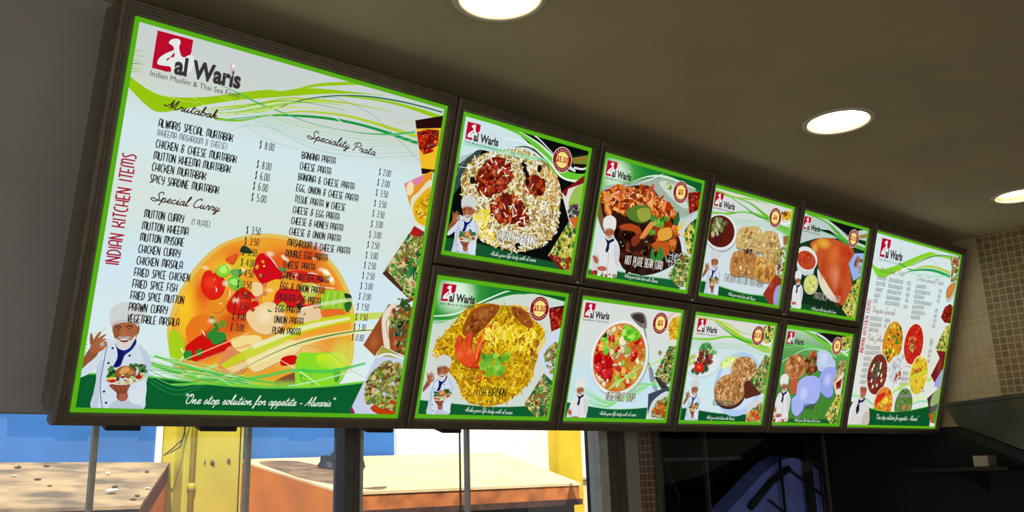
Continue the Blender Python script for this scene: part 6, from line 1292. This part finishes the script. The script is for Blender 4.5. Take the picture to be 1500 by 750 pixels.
A.blob(Z(fj1, (772, 560), (770, 500), (790, 460), (835, 430), (840, 470), (820, 540), (790, 575)), (190, 190, 186)); A.blob(Z(fj1, (775, 545), (774, 500), (795, 460), (834, 440), (826, 490), (800, 540)), (196, 124, 50)); [A.ribbon(Z(fj1, (780 + i * 10, 530 - i * 8), (800 + i * 8, 470 - i * 5)), .003, (226, 160, 80)) for i in range(4)]
q = Z(fj1, (735, 680), (760, 610), (800, 585), (830, 620), (800, 720), (760, 715)); A.poly(q, (120, 20, 26)); food_red(A, q, .5)
q = Z(fj2, (655, 170), (720, 40), (760, 10), (735, 210), (690, 230)); food_herb_rice(A, q, 1.0); q = Z(fj2, (655, 175), (690, 235), (735, 205), (715, 330), (690, 310), (650, 400), (622, 350), (680, 240)); A.poly(Z(fj2, (660, 190), (735, 200), (710, 300), (690, 330), (650, 400), (624, 352), (682, 240)), (116, 30, 26)); A.soft(fj2(680, 290), .03, .05, (150, 60, 50), .7)
A.poly(Z(fj2, (695, 315), (715, 310), (700, 400), (680, 440), (645, 420), (650, 395)), (166, 160, 216)); A.poly(Z(fj2, (600, 500), (680, 430), (700, 410), (680, 600), (640, 660), (610, 560)), (70, 44, 54)); A.blob(Z(fj2, (620, 540), (640, 470), (690, 430), (680, 520), (640, 550)), (150, 170, 110)); A.blob(Z(fj2, (625, 560), (680, 530), (670, 570), (630, 590)), (90, 80, 90)); A.poly(Z(fj2, (612, 600), (632, 590), (645, 655), (625, 660)), (200, 80, 30)); A.poly(Z(fj2, (632, 590), (680, 560), (660, 660), (640, 660)), (96, 130, 50))
p.done(A, 'food_photos')
A = p.art()
b = lambda pts, c_: A.blob(Z(fd, *pts), c_)
b([(60, 680), (52, 640), (90, 540), (140, 420), (220, 360), (290, 345), (325, 420), (345, 520), (330, 680), (200, 690)], (216, 214, 208)); b([(260, 600), (300, 520), (340, 540), (330, 680), (250, 685)], (200, 186, 170)); b([(80, 560), (130, 450), (170, 420), (120, 560), (90, 660), (60, 660)], (226, 226, 224))
b([(236, 300), (236, 230), (262, 202), (300, 210), (316, 250), (306, 300), (288, 345), (266, 362), (240, 345)], (170, 92, 66)); b([(240, 215), (280, 196), (312, 215), (300, 225), (262, 218)], (206, 204, 200)); b([(246, 300), (290, 296), (290, 340), (264, 364), (242, 345)], (186, 120, 100)); A.ribbon(Z(fd, (250, 316), (270, 322), (286, 314)), .003, (110, 40, 36)); A.ribbon(Z(fd, (246, 256), (262, 252)), .003, (60, 36, 30)); A.ribbon(Z(fd, (282, 252), (300, 250)), .003, (60, 36, 30)); A.ribbon(Z(fd, (270, 260), (268, 288), (278, 292)), .002, (140, 70, 50))
b([(216, 370), (250, 384), (288, 352), (294, 372), (262, 406), (225, 420), (222, 500), (190, 552), (184, 480), (208, 420)], (24, 28, 66)); p.done(A, 'chef_picture')
logo(p, remap(ZL, (705, 192), (1205, 541), fj1(330, 135), fj1(466, 288)), True, (130, 150, 156))
A = p.art(); text(A, 'INDIAN KITCHEN ITEMS', fj2(186, 205), fj1(256, 560), .030, .0036, (190, 50, 80)); p.done(A, 'side_title')
A = p.art(); text(A, '"One stop solution for appetite - Alwaris"', fd(420, 612), fd(932, 632), .024, .0022, (206, 222, 210), K, .3); p.done(A, 'slogan')
p.border((96, 180, 24))
